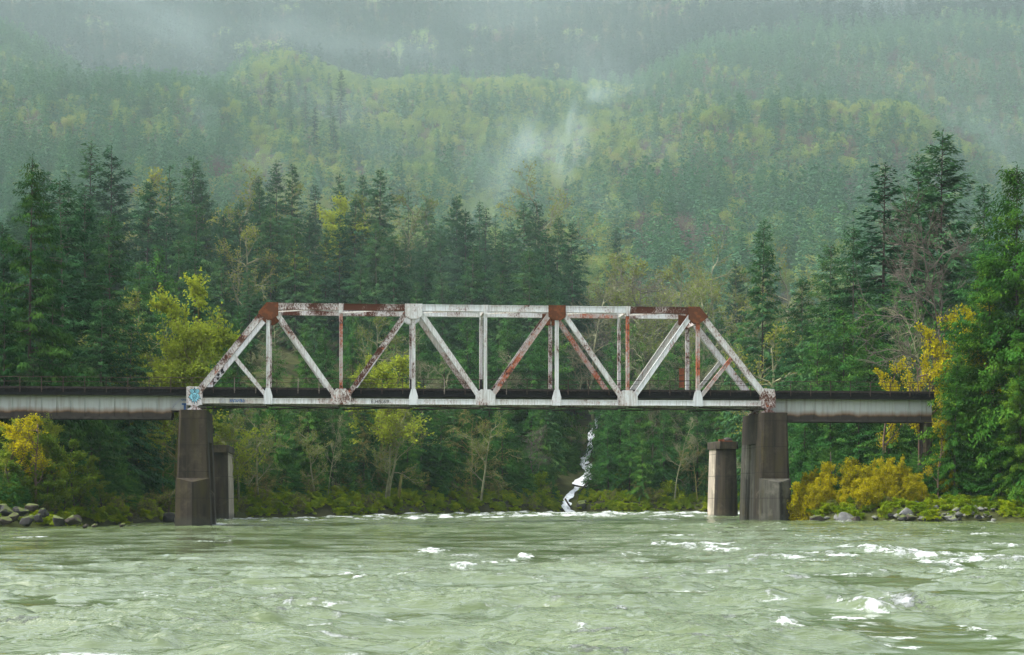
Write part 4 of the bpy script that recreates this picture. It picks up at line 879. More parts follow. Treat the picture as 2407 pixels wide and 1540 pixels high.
plant('hemlock', 1890, 235, 650, var=1, wide=1.3); plant('cedar', 1920, 205, 760, wide=1.3); plant('cedar', 1980, 205, 720, wide=1.3); plant('cedar', 2040, 208, 700, wide=1.3); plant('cedar', 2100, 212, 660, wide=1.2); plant('cedar', 2150, 215, 700, wide=1.2); plant('cedar', 1890, 200, 900, wide=1.3); plant('cedar', 1950, 198, 880, wide=1.3); plant('cedar', 2020, 196, 880, wide=1.3); plant('cedar', 2090, 194, 900, wide=1.3); plant('cedar', 2140, 196, 860, wide=1.3)
plant('bare', 2232, 192, 450, var=0, wide=.85, label='large bare tree with spreading pale branches before the tall right fir', rz=1.0); plant('bare', 2170, 200, 690, var=2, wide=.9); plant('bare', 2290, 184, 720, var=1, wide=.9)
plant('gold', 2180, 186, 745, wide=.8, label='bright yellow leafing tree just above the right end of the girder'); plant('gold', 2160, 184, 830, wide=.8); plant('gold', 2078, 190, 855, wide=.8, label='small yellow tree above the middle of the right girder span'); plant('gold', 2270, 178, 700, wide=.7)
plant('olive', 1780, 262, 775, wide=1.15, label='olive thinly leafed tree just right of the right end post'); plant('bare', 1775, 258, 900, var=1, wide=1.2)
plant('big', 2243, 171, 850, var=1, wide=1.3); plant('gold', 2204, 171, 985, wide=.9, label='small yellow leafing tree right at the tip of the right girder')
# broadleaf trees in the far bank forest
for kd, u, v, y in [('yellow', 785, 495, 345), ('olive', 830, 470, 350), ('yellow', 895, 850, 272), ('olive', 905, 930, 258), ('olive', 868, 745, 285), ('olive', 1500, 625, 330), ('olive', 1560, 650, 335), ('olive', 1460, 640, 340), ('olive', 1420, 600, 350), ('olive', 1620, 610, 350), ('olive', 1680, 590, 360), ('olive', 1720, 640, 340), ('olive', 1850, 640, 345), ('olive', 1650, 690, 320), ('olive', 1540, 720, 318), ('olive', 1265, 450, 470), ('olive', 940, 470, 365), ('olive', 520, 470, 345), ('olive', 420, 410, 360), ('olive', 560, 540, 320), ('olive', 700, 440, 368),
                    ('olive', 560, 985, 218), ('olive', 608, 975, 222), ('yellow', 530, 1000, 216), ('olive', 905, 990, 241), ('yellow', 885, 860, 243), ('olive', 915, 960, 242), ('olive', 1130, 985, 260), ('olive', 740, 1010, 232), ('bare', 1400, 640, 318), ('bare', 1000, 830, 280), ('bare', 990, 760, 288), ('bare', 1185, 800, 290), ('bare', 1440, 620, 322), ('bare', 1585, 960, 281), ('mossbare', 1110, 960, 261), ('mossbare', 600, 1050, 221), ('mossbare', 880, 1000, 241), ('bare', 1530, 780, 296), ('bare', 650, 740, 275), ('bare', 1700, 780, 300), ('bare', 1260, 1000, 276), ('mossbare', 1640, 1030, 282), ('bare', 1070, 830, 278), ('olive', 1750, 690, 330)]:
    plant(kd, u, y, v, wide=rng.uniform(.95, 1.2))
plant('slim', 459, 262, 560, var=1, wide=.8); plant('bare', 770, 233, 958, var=1, wide=.45, tilt=.06, label='leaning pale snag with a tuft of branches under the second truss panel')
# shrubs of the right bank
for i, (u, v, y) in enumerate([(1878, 1120, 175), (1905, 1105, 176), (1935, 1125, 172), (1965, 1085, 178), (1995, 1100, 174), (2020, 1110, 173), (2052, 1100, 176), (2085, 1088, 175), (2120, 1085, 174), (2150, 1095, 173), (2180, 1110, 176), (2210, 1095, 175), (2110, 1130, 170), (2050, 1140, 170), (1985, 1150, 171), (1920, 1160, 171), (1892, 1150, 172), (1950, 1110, 174), (2010, 1080, 180), (2070, 1120, 172), (2140, 1120, 170), (2100, 1105, 173), (2168, 1130, 170), (2030, 1130, 170), (2230, 1120, 172), (1880, 1165, 172)]):
    plant('shrub', max(u, 1893), y, v + rng.uniform(-28, 14), wide=rng.uniform(.8, 1.15))
for u, v, y in [(1955, 1165, 171), (2025, 1160, 170), (2085, 1160, 170), (2240, 1130, 174), (2290, 1140, 172), (2345, 1150, 169), (2395, 1165, 167), (2385, 1120, 171), (2250, 1160, 170), (2320, 1100, 174)]: plant('brush', u, y, v, wide=1.25)
for u, v, y in [(2180, 1175, 168), (2260, 1175, 168), (2310, 1185, 167), (2370, 1190, 165), (2000, 1195, 169), (2080, 1200, 168), (2140, 1190, 168), (2350, 1140, 170)]: plant('moss', u, y, v)
for k in range(62):                                                    # bushes along the far waterline
    u = 548 + k * 18.4 + rng.uniform(-9, 9); y = float(shore_y(u)) + rng.uniform(.3, 4)
    if 1318 < u < 1358: continue
    if rng.random() < .78: plant('moss', u, y, h=rng.uniform(.6, 1.5), wide=rng.uniform(.9, 1.4))
    else: plant('brush', u, y, h=rng.uniform(2, 3.5))
for k in range(34):                                                    # cedars reaching down to the bank
    u = 555 + k * 33.5 + rng.uniform(-12, 12); y = float(shore_y(u)) + rng.uniform(7, 14)
    if 1300 < u < 1425: continue
    plant('cedar' if rng.random() < .75 else 'hemlock', u, y, rng.uniform(890, 1080), wide=rng.uniform(.95, 1.3))
for k in range(13):                                                    # second row, brown and green
    u = 560 + k * 86 + rng.uniform(-25, 25); y = float(shore_y(u)) + rng.uniform(4, 8)
    if 1315 < u < 1375: continue
    plant(rng.choice(['brush', 'green', 'moss', 'brush']), u, y, h=rng.uniform(2.5, 4.5), wide=1.1)

# a label for every tree: kind, the landmark it is seen with, and its rank in height there
MARKS = [(-400, 110, 'at the far left edge'), (110, 230, 'over the left part of the left girder'), (230, 330, 'over the middle of the left girder'), (330, 457, 'between the left girder and the truss end')]
ORD = ['first', 'second', 'third', 'fourth', 'fifth', 'sixth', 'seventh', 'eighth', 'ninth', 'tenth', 'eleventh', 'twelfth']
for i in range(8):
    a = 457 if i == 0 else UC; p = BP(PS[i], 0, 12); q = BP(PS[i + 1], 0, 12)
    MARKS.append((UC + F * p.x / p.y, UC + F * q.x / q.y, 'behind the %s truss panel' % ORD[i]))
MARKS += [(1803, 1900, 'just right of the truss end'), (1900, 2020, 'over the left half of the right girder'), (2020, 2120, 'over the middle of the right girder'), (2120, 2220, 'at the right girder end'), (2220, 2310, 'right of the right girder end'), (2310, 2800, 'at the far right edge')]
BUSH = {'shrub', 'brush', 'moss', 'green'}
BM = [(-400, 110, 'near the boulders at far left'), (110, 250, 'right of the left boulders'), (250, 415, 'left of the left pier'), (415, 560, 'by the left piers'), (560, 720, 'below truss panels one and two'), (720, 890, 'below the third truss panel'), (890, 1057, 'below the panel right of the painted letters'), (1057, 1225, 'below the fourth truss panel gusset'), (1225, 1325, 'left of the waterfall'), (1325, 1480, 'right of the waterfall'), (1480, 1600, 'below the sixth truss panel'), (1600, 1760, 'around the right old pier'), (1760, 1930, 'against the right bridge pier'), (1930, 2010, 'right of the right bridge pier'), (2010, 2090, 'in the middle of the shrub bank'), (2090, 2170, 'below the right girder end'), (2170, 2270, 'above the pale stones'), (2270, 2340, 'right of the pale stones'), (2340, 2800, 'at the right edge of the photo')]
bins = {}
for rec in PLACED:
    r, kind, u, v, y, h, label, sp = rec
    if label: r['label'] = label; continue
    low = kind in BUSH or v > 930
    m = next(ph for a, b, ph in (BM if low else MARKS) if a <= u < b)
    bins.setdefault((sp, m), []).append(rec)
for (sp, m), L in bins.items():
    L.sort(key=lambda q: q[3])
    for k, rec in enumerate(L):
        rk = '' if len(L) == 1 else (', tallest such tree there' if k == 0 else (', lowest such tree there' if k == len(L) - 1 else ', %s in height there' % ORD[min(k, 11)]))
        rec[0]['label'] = sp + ' ' + m + rk

# ---------------------------------------------------------------- forests beyond counting
def scatter(name, pts, scl, sxy, templates, label):
    """one object: points on the hillside carrying copies of the given tree meshes"""
    me = mesh_np(name, pts, [], None) if False else bpy.data.meshes.new(name)
    me.vertices.add(len(pts)); me.vertices.foreach_set('co', np.asarray(pts, np.float32).ravel())
    g = np.random.default_rng(len(pts))
    for nm, arr in (('sz', scl), ('sw', sxy), ('rz', g.uniform(0, 6.28, len(pts)))):
        a = me.attributes.new(nm, 'FLOAT', 'POINT'); a.data.foreach_set('value', np.asarray(arr, np.float32))
    a = me.attributes.new('which', 'INT', 'POINT'); a.data.foreach_set('value', g.integers(0, len(templates), len(pts)).astype(np.int32))
    o = tag(obj(name, me), kind='stuff'); o['label'] = label
    ng = bpy.data.node_groups.new(name, 'GeometryNodeTree'); ng.interface.new_socket('Geometry', in_out='INPUT', socket_type='NodeSocketGeometry'); ng.interface.new_socket('Geometry', in_out='OUTPUT', socket_type='NodeSocketGeometry')
    N = ng.nodes; Lk = ng.links; gi, go = N.new('NodeGroupInput'), N.new('NodeGroupOutput')
    gt = N.new('GeometryNodeGeometryToInstance')
    for t in templates:
        oi = N.new('GeometryNodeObjectInfo'); oi.transform_space = 'ORIGINAL'; oi.inputs['Object'].default_value = t; oi.inputs['As Instance'].default_value = False
        Lk.new(oi.outputs['Geometry'], gt.inputs[0])
    ip = N.new('GeometryNodeInstanceOnPoints'); ip.inputs['Pick Instance'].default_value = True
    def attr(nm, typ='FLOAT'):
        n = N.new('GeometryNodeInputNamedAttribute'); n.data_type = typ; n.inputs[0].default_value = nm; return n.outputs[0]
    cr = N.new('ShaderNodeCombineXYZ'); Lk.new(attr('rz'), cr.inputs[2]); cs = N.new('ShaderNodeCombineXYZ')
    w_, z_ = attr('sw'), attr('sz'); Lk.new(w_, cs.inputs[0]); Lk.new(w_, cs.inputs[1]); Lk.new(z_, cs.inputs[2])
    Lk.new(gi.outputs[0], ip.inputs['Points']); Lk.new(gt.outputs[0], ip.inputs['Instance']); Lk.new(attr('which', 'INT'), ip.inputs['Instance Index']); Lk.new(cr.outputs[0], ip.inputs['Rotation']); Lk.new(cs.outputs[0], ip.inputs['Scale']); Lk.new(ip.outputs[0], go.inputs[0])
    md = o.modifiers.new('scatter', 'NODES'); md.node_group = ng
    return o

HT = {}
for k in range(3):
    c, tk, H = conifer('hill_fir', 200 + k, H=11., wid=(.24, .27, .21)[k], whorl=.55, nb=6, step=.42, sl=.85, sw=.34, droop=.25, hang=.15, irr=.25, base=.02, power=.85, leaf='hill_conifer', sides=2); HT['hc', k] = (c, H)
    c, tk, H = conifer('mountain_fir', 210 + k, H=26., wid=(.13, .11, .15)[k], whorl=1.1, nb=6, step=.8, sl=1.5, sw=.55, droop=.25, hang=.2, irr=.3, base=(.25, .35, .15)[k], power=.7, leaf='mountain_conifer', sides=2); HT['mc', k] = (c, H)
    HT['hb', k] = cloud_tree('hill_broadleaf', 220 + k, 9., 3.0, 'hill_broad'); HT['hr', k] = cloud_tree('hill_bare', 230 + k, 8., 2.8, 'hill_bare', n=1000, bare=True)
def hill_tree(nm, key, cat, u, y, h, label, grp):
    me, H = HT[key]; x = (u - UC) / F * y; o = obj(nm, me); o.location = (x, y, gz(x, y) - .3); s = h / H; o.scale = (s, s, s); o.rotation_euler[2] = rng.uniform(0, 6)
    tag(o, label, cat, grp); return o
mate = {}
hl = {'hc': ('young_fir', 'fir tree', 'hillside trees standing out'), 'mc': ('mountain_fir', 'fir tree', 'hillside trees standing out'), 'hb': ('hillside_alder', 'broadleaf tree', 'hillside trees standing out'), 'hr': ('hillside_bare_tree', 'bare tree', 'hillside trees standing out')}
for key, u, y, h, lb in [
  (('hb', 0), 1940, 855, 9, 'yellow tree standing on the crest of the right hill'), (('hb', 1), 1525, 850, 9, 'pale yellow tree at the left end of the rocky bench on the right hill'), (('hb', 2), 1455, 520, 11, 'rounded pale green tree low on the hill behind the sixth truss panel'),
  (('hc', 0), 1700, 560, 14, 'blue-green young fir low on the right hill above the right hip'), (('hc', 1), 1640, 600, 13, 'blue-green young fir on the right hill left of the lone dark fir'), (('hc', 2), 1860, 590, 14, 'blue-green young fir on the right hill right of the lone dark fir'),
  (('hr', 0), 700, 1060, 9, 'reddish brown bare tree on the hump at upper left centre'), (('hr', 1), 1720, 620, 9, 'brown leafless tree on the right hill above the lone dark fir'), (('hr', 2), 1480, 600, 9, 'brown leafless tree on the hill behind the sixth truss panel'),
  (('mc', 0), 240, 1010, 26, 'dark fir against the mist at upper left below the spur'), (('mc', 1), 225, 1000, 22, 'second dark fir against the mist at upper left, a little shorter'), (('mc', 2), 2060, 740, 18, 'dark fir poking above the right hill over the right girder')]:
    mate[key] = hill_tree(hl[key[0]][0], key, hl[key[0]][1], u, y, h, lb, hl[key[0]][2])

g = np.random.default_rng(77)
def field(n, y0, y1, pw=1.0):
    y = np.sqrt(g.uniform(y0 ** 2, y1 ** 2, n)); k = g.uniform(-.37, .37, n); return k * y, y
def P3(x, y, dz=-.3): return np.stack([x, y, ground(x, y) + dz], -1)
x, y = field(20000, 455, 1290); u = UC + F * x / y
zone = fbm(x / 70, y / 70, 61, 3) + .5 * fbm(x / 22, y / 22, 62, 2)
left = 1 - sstep(480, 640, u); mid = sstep(560, 760, u) * (1 - sstep(1380, 1560, u)); rightz = sstep(1400, 1560, u)
top = sstep(700, 850, y) * (1 - sstep(870, 900, y))
pc = .86 * left + .34 * mid + .66 * rightz - .35 * top * rightz + .75 * zone; pc = np.where(y > 1000, pc + .25 * (rightz + left) - .25 * mid, pc)
brown = sstep(.02, .35, fbm(x / 38, y / 60, 91, 3) + .12) * sstep(1380, 1480, u) * (1 - sstep(2050, 2250, u)) * sstep(520, 600, y) * (1 - sstep(740, 800, y)); pc = pc - .25 * brown
rnd = g.uniform(0, 1, len(x)); r2 = g.uniform(0, 1, len(x))
isc = rnd < pc; isb = ~isc & (r2 < .62 - .6 * brown + .3 * mid + .2 * top + .5 * fbm(x / 45, y / 45, 66, 2)); isr = ~isc & ~isb
bench = (y > 862) & (y < 905) & (u > 1590) & (u < 1870)
for nm, msk, key, h0, h1, lb in (('hillside_firs', isc & ~bench, 'hc', 9, 21, 'young blue-green firs covering the hills'), ('hillside_broadleaf_trees', isb & ~bench, 'hb', 6, 12, 'yellow-green leafing trees covering the hills'), ('hillside_bare_brush', isr, 'hr', 5, 10, 'brown leafless brush between the young firs')):
    xx, yy = x[msk], y[msk]; H = HT[key, 0][1]; hh = (h0 + (h1 - h0) * g.uniform(0, 1, len(xx)) ** 1.4) * (1 - .22 * sstep(600, 820, yy)) * (1 + .25 * fbm(xx / 60, yy / 60, 70, 2)); 
    scatter(nm, P3(xx, yy), hh / H, hh / H * g.uniform(.85, 1.2, len(xx)), [mate[key, k] for k in range(3)], lb)
x, y = field(17000, 1180, 2450); kp = (g.uniform(0, 1, len(x)) < .9); x, y = x[kp], y[kp]; hh = g.uniform(17, 32, len(x))
br = fbm(x / 60, y / 90, 81, 3) > .28
scatter('mountain_forest', P3(x[~br], y[~br]), hh[~br] / 26, hh[~br] / 26 * g.uniform(.9, 1.3, (~br).sum()), [mate['mc', k] for k in range(3)], 'dark conifer forest on the misty mountainside')
scatter('mountain_broadleaf_trees', P3(x[br], y[br]), hh[br] / 14, hh[br] / 13, [mate['hr', 0], mate['hb', 0], mate['hr', 1]], 'pale leafless trees on the misty mountainside')
# forest filling in behind the far bank's trees, beyond the ones told apart
x, y = field(520, 335, 450); ya = np.sqrt(g.uniform(185 ** 2, 345 ** 2, 170)); ka = g.uniform(.29, .62, 170) * g.choice([-1, 1], 170); x, y = np.concatenate([x, ka * ya]), np.concatenate([y, ya]); ok = np.array([True] * len(x))
by_name = {}
for rec in PLACED: by_name.setdefault(rec[1], rec[0])
def crown_of(kind, n=0):
    rs = [r for r in PLACED if r[1] == kind and r[0].children]
    return [c for c in rs[n][0].children if c.name.startswith('crown')][0]
u = UC + F * x / y
vt = np.interp(u, [-400, 0, 480, 700, 1000, 1300, 1400, 1900, 2100, 2400, 2800], [440, 430, 440, 450, 500, 540, 640, 680, 520, 520, 520]) + g.uniform(20, 150, len(x))
zt = CH + (VH - vt) / F * y; hh = np.clip(zt - ground(x, y), 8, 42); hh = np.where(y < 334, 24 + 8 * np.sin(x * 3.1), hh)
for kd, H, msk in (('fir', 40., np.arange(len(x)) % 3 != 0), ('hemlock', 40., np.arange(len(x)) % 3 == 0)):
    scatter('forest_' + kd + 's', P3(x[msk], y[msk]), hh[msk] / H, hh[msk] / H * 1.0, [crown_of(kd, k) for k in range(4)], 'dense %s forest filling in behind the bank trees' % kd)
# ferns, brambles and saplings on the banks
def under(n, u0, u1, d0, d1):
    uu = g.uniform(u0, u1, n); yy = shore_y(uu) + g.uniform(d0, d1, n); return (uu - UC) / F * yy, yy
X, Y = [], []
for a in ((700, 440, 1860, 3, 30), (260, -300, 450, 3, 30), (240, 1868, 2800, 6, 34)):
    x, y = under(*a); X.append(x); Y.append(y)
x, y = np.concatenate(X), np.concatenate(Y); u = UC + F * x / y; ok = np.abs(u - np.interp(y, [276, 283, 290, 300, 345], [1336, 1342, 1374, 1376, 1405])) > 17; x, y = x[ok], y[ok]; hh = g.uniform(1.5, 4.5, len(x))
def crowns(kind, lim=3): return [[c for c in r[0].children if c.name.startswith('crown')][0] for r in PLACED if r[1] == kind][:lim]
scatter('undergrowth', P3(x, y, -.2), hh / 28, hh / 20, crowns('cedar'), 'ferns and saplings covering the forest floor of the banks')

X, Y = [], []
for a in ((900, 440, 1870, .0, 6), (150, -200, 450, .2, 8), (330, 1868, 2700, .2, 9)):
    x, y = under(*a); X.append(x); Y.append(y)
x, y = np.concatenate(X), np.concatenate(Y); u = UC + F * x / y; ok = ~((u > 1318) & (u < 1360)); x, y = x[ok], y[ok]; hh = g.uniform(.35, 1.0, len(x))
scatter('bank_moss', P3(x, y, -.1), hh / 3, hh / 2, crowns('moss'), 'moss and low greenery along the waterline')
# ---------------------------------------------------------------- stones
def rock_mat(name, col, moss):
    m, t = newmat(name); v = t.coord('Object'); n = t.noise(v, 1.7, 7, 0.62)
    c = t.ramp(n, [(0.3, tuple(a * .55 for a in col)), (0.55, col), (0.75, tuple(min(1, a * 1.45) for a in col))])
    geo = t.n('ShaderNodeNewGeometry'); sx = t.n('ShaderNodeSeparateXYZ', {0: geo.outputs['Normal']})
    mm = t.math('MULTIPLY', t.maprange(t.math('ADD', t.math('MULTIPLY', sx.outputs[2], .35), t.noise(v, 1.1, 4)), .68, .80), moss)
    c = t.mix(mm, c, (.075, .10, .015)); t.bsdf(c, .85, .3, t.bump(n, .5, .08)); M[name] = m
rock_mat('rock_grey', (.030, .030, .029), .8); rock_mat('rock_pale', (.16, .16, .155), .85); rock_mat('rock_brown', (.045, .037, .030), .8)
def stone_mesh(seed, mat, flat=.7):
    import bmesh
    g = np.random.default_rng(seed); bm = bmesh.new(); bmesh.ops.create_icosphere(bm, subdivisions=4, radius=1.0)
    V = np.array([v.co[:] for v in bm.verts]); 
    for k in range(13):                                               # broken flat faces
        n = unit(g.normal(0, 1, 3)); d = g.uniform(.45, .8); o = np.maximum(V @ n - d, 0); V = V - o[:, None] * n * .92
    r = 1 + .10 * fbm(V[:, 0] * 1.7 + 3 * seed, V[:, 1] * 1.7 + V[:, 2], seed, 4) + .05 * fbm(V[:, 2] * 4, V[:, 0] * 4 + V[:, 1] * 3, seed + 1, 3)
    V = V * r[:, None] * np.array([1.15, .9, flat])
    for v, c in zip(bm.verts, V): v.co = c
    me = bpy.data.meshes.new('stone'); bm.to_mesh(me); bm.free(); me.polygons.foreach_set('use_smooth', np.ones(len(me.polygons), dtype=bool)); me.materials.append(M[mat]); return me
SM = {m: [stone_mesh(300 + k + 20 * i, m, (.7, .6, .85)[k]) for k in range(3)] for i, m in enumerate(('rock_grey', 'rock_pale', 'rock_brown'))}
def stone(u, v, y, r, mat, label, grp, name='boulder', k=None):
    p = pt(u, v, y); rr = random.Random(int(u * 7 + v)); o = obj(name, SM[mat][rr.randrange(3) if k is None else k])
    o.location = p; o.scale = (r, r, r); o.rotation_euler = (rr.uniform(-.3, .3), rr.uniform(-.3, .3), rr.uniform(-.6, .6) + (3.14 if rr.random() < .5 else 0)); tag(o, label, 'boulder' if name == 'boulder' else 'stone', grp)
GB = 'boulders piled on the left shore'
for (u, v, y, r, m, lb) in [(8, 1222, 152, .85, 'rock_brown', 'brown boulder cut by the left edge of the photo at the waterline'), (60, 1222, 152.5, .95, 'rock_grey', 'big grey boulder in the bottom row of the left heap'), (55, 1200, 155, .75, 'rock_grey', 'smooth pale grey boulder in the middle of the left heap'), (15, 1198, 155.5, 1.0, 'rock_grey', 'large rounded boulder at the top left of the left heap'), (2, 1188, 157, .6, 'rock_grey', 'small pale boulder topping the left heap at the photo edge'), (42, 1196, 156.5, .6, 'rock_grey', 'wedge shaped boulder behind the smooth pale one on the left heap'), (78, 1190, 157, .85, 'rock_brown', 'dark slanting boulder at the top right of the left heap'), (102, 1203, 156, .8, 'rock_grey', 'long slanting grey boulder on the right side of the left heap'), (90, 1215, 154.5, .75, 'rock_grey', 'mossy boulder low between the two big ones of the left heap'), (140, 1222, 154, .9, 'rock_grey', 'wide mossy boulder at the right foot of the left heap'), (172, 1221, 154.5, 1.0, 'rock_brown', 'long pale brown boulder ending the left heap at the water'), (202, 1234, 154.5, .32, 'rock_brown', 'small wet stone just right of the left heap'), (222, 1233.5, 155, .33, 'rock_brown', 'second small wet stone right of the left heap'), (286, 1232, 160, .38, 'rock_brown', 'lone small brown stone in the water left of the left pier'), (28, 1215, 154, .8, 'rock_brown', 'dark boulder wedged in the middle bottom of the left heap'), (430, 1215, 190, 1.3, 'rock_grey', 'mossy rock on the bank just left of the left pier'), (445, 1222, 188, .9, 'rock_grey', 'low rock at the waterline beside the left pier'), (470, 1218, 195, .8, 'rock_grey', 'rock seen right behind the left pier')]:
    if u in (430, 445, 470): u -= 25
    r *= .82; v += 3
    stone(u, v, y, r, m, lb, GB)
GS = 'stones of the right bank heap'; n = 0
big = [(2010, 1224, 167, .55, 'rock_brown', 'brown boulder at the waterline below the yellow shrubs'), (1995, 1226, 166.5, .4, 'rock_pale', 'pale stone beside the brown boulder below the yellow shrubs'), (1915, 1226, 168, .8, 'rock_brown', 'reddish brown boulder at the shore just right of the right pier'), (1992, 1218, 168, .9, 'rock_pale', 'pale wide boulder on the shore between the shrubs and the stone heap'),
  (2140, 1218, 165.5, .62, 'rock_brown', 'rounded brown boulder at the left foot of the pale stone heap'), (2120, 1219, 165.5, .5, 'rock_grey', 'grey boulder left of the rounded brown one at the stone heap foot'), (2128, 1205, 167, .7, 'rock_pale', 'pale slanting boulder at the left shoulder of the stone heap'), (2228, 1183, 169, .5, 'rock_pale', 'white round stone alone near the top of the stone heap'), (2095, 1227, 165, .35, 'rock_pale', 'flat pale stone in the water left of the stone heap')]
for b in big: stone(b[0], b[1], b[2], b[3], b[4], b[5], GS)
rr = random.Random(12)
for k in range(120):
    u = rr.uniform(2105, 2350) if k % 4 else rr.uniform(1880, 2407); y = float(shore_y(u)) + (rr.random() ** 1.5 * 8 if k % 4 else rr.uniform(-.2, .8)); r = rr.uniform(.14, .42); x = (u - UC) / F * y
    stone(u, VH - (gz(x, y) + .35 * r - CH) / y * F, y, r, rr.choice(['rock_pale', 'rock_pale', 'rock_grey']), 'loose pale stone in the heap on the right bank' if k % 4 else 'small stone at the foot of the right bank', GS if k % 4 else 'stones at the foot of the right bank', 'stone')

# ---------------------------------------------------------------- waterfall on the far bank
def fall_mat():
    m, t = newmat('white_water'); v = t.coord('Object', (1, 1, .45)); n = t.noise(v, 1.8, 7, .7, .4)
    c = t.ramp(n, [(0.32, (.05, .055, .05)), (0.39, (.40, .44, .45)), (0.52, (.72, .76, .78))])
    t.bsdf(c, .6, .3, t.bump(n, .4, .08)); return m
CL = [(1338, 1206, 3.2, 277), (1330, 1190, 2.8, 279), (1328, 1178, 2.6, 280), (1336, 1166, 2.2, 281.5), (1350, 1152, 3.0, 284), (1366, 1138, 4.2, 287), (1374, 1124, 3.6, 290), (1382, 1106, 2.2, 294), (1378, 1090, 3.0, 298), (1372, 1076, 2.4, 302), (1386, 1062, 1.6, 306), (1388, 1045, 1.5, 311), (1385, 1030, 1.8, 316), (1394, 1014, 1.6, 320), (1398, 1000, 1.3, 325), (1404, 985, 1.1, 330), (1410, 970, 1.0, 335)]
gf = np.random.default_rng(5); L_, R_ = [], []; Vs = []; n = 0
cu = np.interp(np.linspace(0, 1, 60), np.linspace(0, 1, len(CL)), [c[0] for c in CL]); cv = np.interp(np.linspace(0, 1, 60), np.linspace(0, 1, len(CL)), [c[1] for c in CL]); cw = np.interp(np.linspace(0, 1, 60), np.linspace(0, 1, len(CL)), [c[2] for c in CL]); cy = np.interp(np.linspace(0, 1, 60), np.linspace(0, 1, len(CL)), [c[3] for c in CL])
FV = []
def on_ground(u, v, y0):
    yy = np.arange(y0 - 12, y0 + 60, .25); xx = (u - UC) / F * yy; zz = CH + (VH - v) / F * yy; hit = np.nonzero(ground(xx, yy) > zz)[0]
    return float(yy[hit[0]]) - .5 if len(hit) else y0
cy = np.array([on_ground(cu[k], cv[k], cy[k]) for k in range(60)]); cy = np.maximum.accumulate(cy)
for k in range(60):
    c = pt(cu[k] + 1.2 * math.sin(k * .9), cv[k], cy[k]); wl, wr = cw[k] * (.26 + .12 * math.sin(k * .7) + gf.uniform(-.05, .05)), cw[k] * (.26 + .12 * math.sin(k * 1.1 + 2) + gf.uniform(-.05, .05))
    for q in range(7): 
        s = q / 6; FV.append((c.x - wl + (wl + wr) * s, c.y - .9 * math.sin(s * math.pi) * .6 - .12 * gf.uniform(), c.z))
I = np.arange(60 * 7).reshape(60, 7)
fall = obj('waterfall', mesh_np('waterfall', np.array(FV), [np.stack([I[:-1, :-1], I[:-1, 1:], I[1:, 1:], I[1:, :-1]], -1).reshape(-1, 4)], fall_mat(), True)); tag(fall, kind='structure'); fall['label'] = 'narrow white waterfall tumbling through the trees to the river'
FL = [(1345, 1140, 1385, 1146), (1352, 1167, 1382, 1132), (1328, 1172, 1344, 1196), (1375, 1094, 1392, 1086)]
for k, (u0, v0, u1, v1) in enumerate(FL):
    y = float(np.interp((v0 + v1) / 2, cv[::-1], cy[::-1])) - 1.6; mb = MB(); mb.tube([pt(u0, v0, y), pt((u0 + u1) / 2, (v0 + v1) / 2 + 1, y - .1), pt(u1, v1, y)], [.16, .14, .09], 6)
    tag(mb.build('fallen_log', M['bark'], None, True), ['thin dark log lying level across the wide middle of the waterfall', 'dark log slanting up along the wide part of the waterfall', 'dark log slanting across the foot of the waterfall', 'short log across the upper narrow waterfall'][k], 'log', 'logs across the waterfall')
# rocks the stream runs over
for k in range(26):
    q = gf.integers(2, 58); r = gf.uniform(.5, 1.2); c = pt(cu[q], cv[q], cy[q]); sd = gf.choice([-1, 1]); o = obj('boulder', SM['rock_grey'][k % 3]); o.location = (c.x + sd * (cw[q] * .5 + r * 1.1), c.y + .7, c.z - .2); o.scale = (r, r, r); o.rotation_euler = gf.uniform(-.5, .5, 3)
    tag(o, 'dark wet rock beside the white waterfall', 'boulder', 'wet rocks beside the waterfall')
# mossy broken stump by the water
c = pt(935, 1195, 243); c.z = gz(c.x, c.y); mb = MB(); mb.tube([c + Vector((0, 0, -.4)), c + Vector((.25, 0, 1.8)), c + Vector((.5, 0, 3.6)), c + Vector((.55, 0, 4.0))], [.24, .20, .17, .05], 7)
tag(mb.build('broken_stump', M['bark_moss'], None, True), 'tall mossy broken stump at the water below the painted letters', 'stump')
for (u, v, y, h, lb) in [(1952, 1062, 181, 5.2, 'thin broken grey snag rising from the yellow shrubs, left one'), (1962, 1090, 179, 3.6, 'shorter pale broken snag in the yellow shrubs')]:
    c = pt(u, v, y); mb = MB(); z0 = gz(c.x, y); mb.tube([Vector((c.x + .3, y, z0 - .3)), Vector((c.x + .1, y, (z0 + c.z) / 2)), c], [.11, .09, .03], 6); tag(mb.build('snag', M['bark_pale'], None, True), lb, 'snag', 'broken snags in the shrubs')
# rock bench on the right hill
bm_r = M['rock_grey']
for k in range(16):
    u = 1600 + k * 16 + rng.uniform(-6, 6); y = 872 + rng.uniform(-4, 10); x = (u - UC) / F * y; r = rng.uniform(2.2, 4.5); o = obj('outcrop', SM['rock_grey' if k % 3 else 'rock_brown'][k % 3]); o.location = (x, y, gz(x, y) + rng.uniform(0, 1.2)); o.scale = (r * 1.3, r, r * 1.1); o.rotation_euler = (rng.uniform(-.3, .3), rng.uniform(-.3, .3), rng.uniform(0, 6))
    tag(o, 'grey rock of the cut bench high on the right hill', 'rock', 'rocks of the hillside bench')

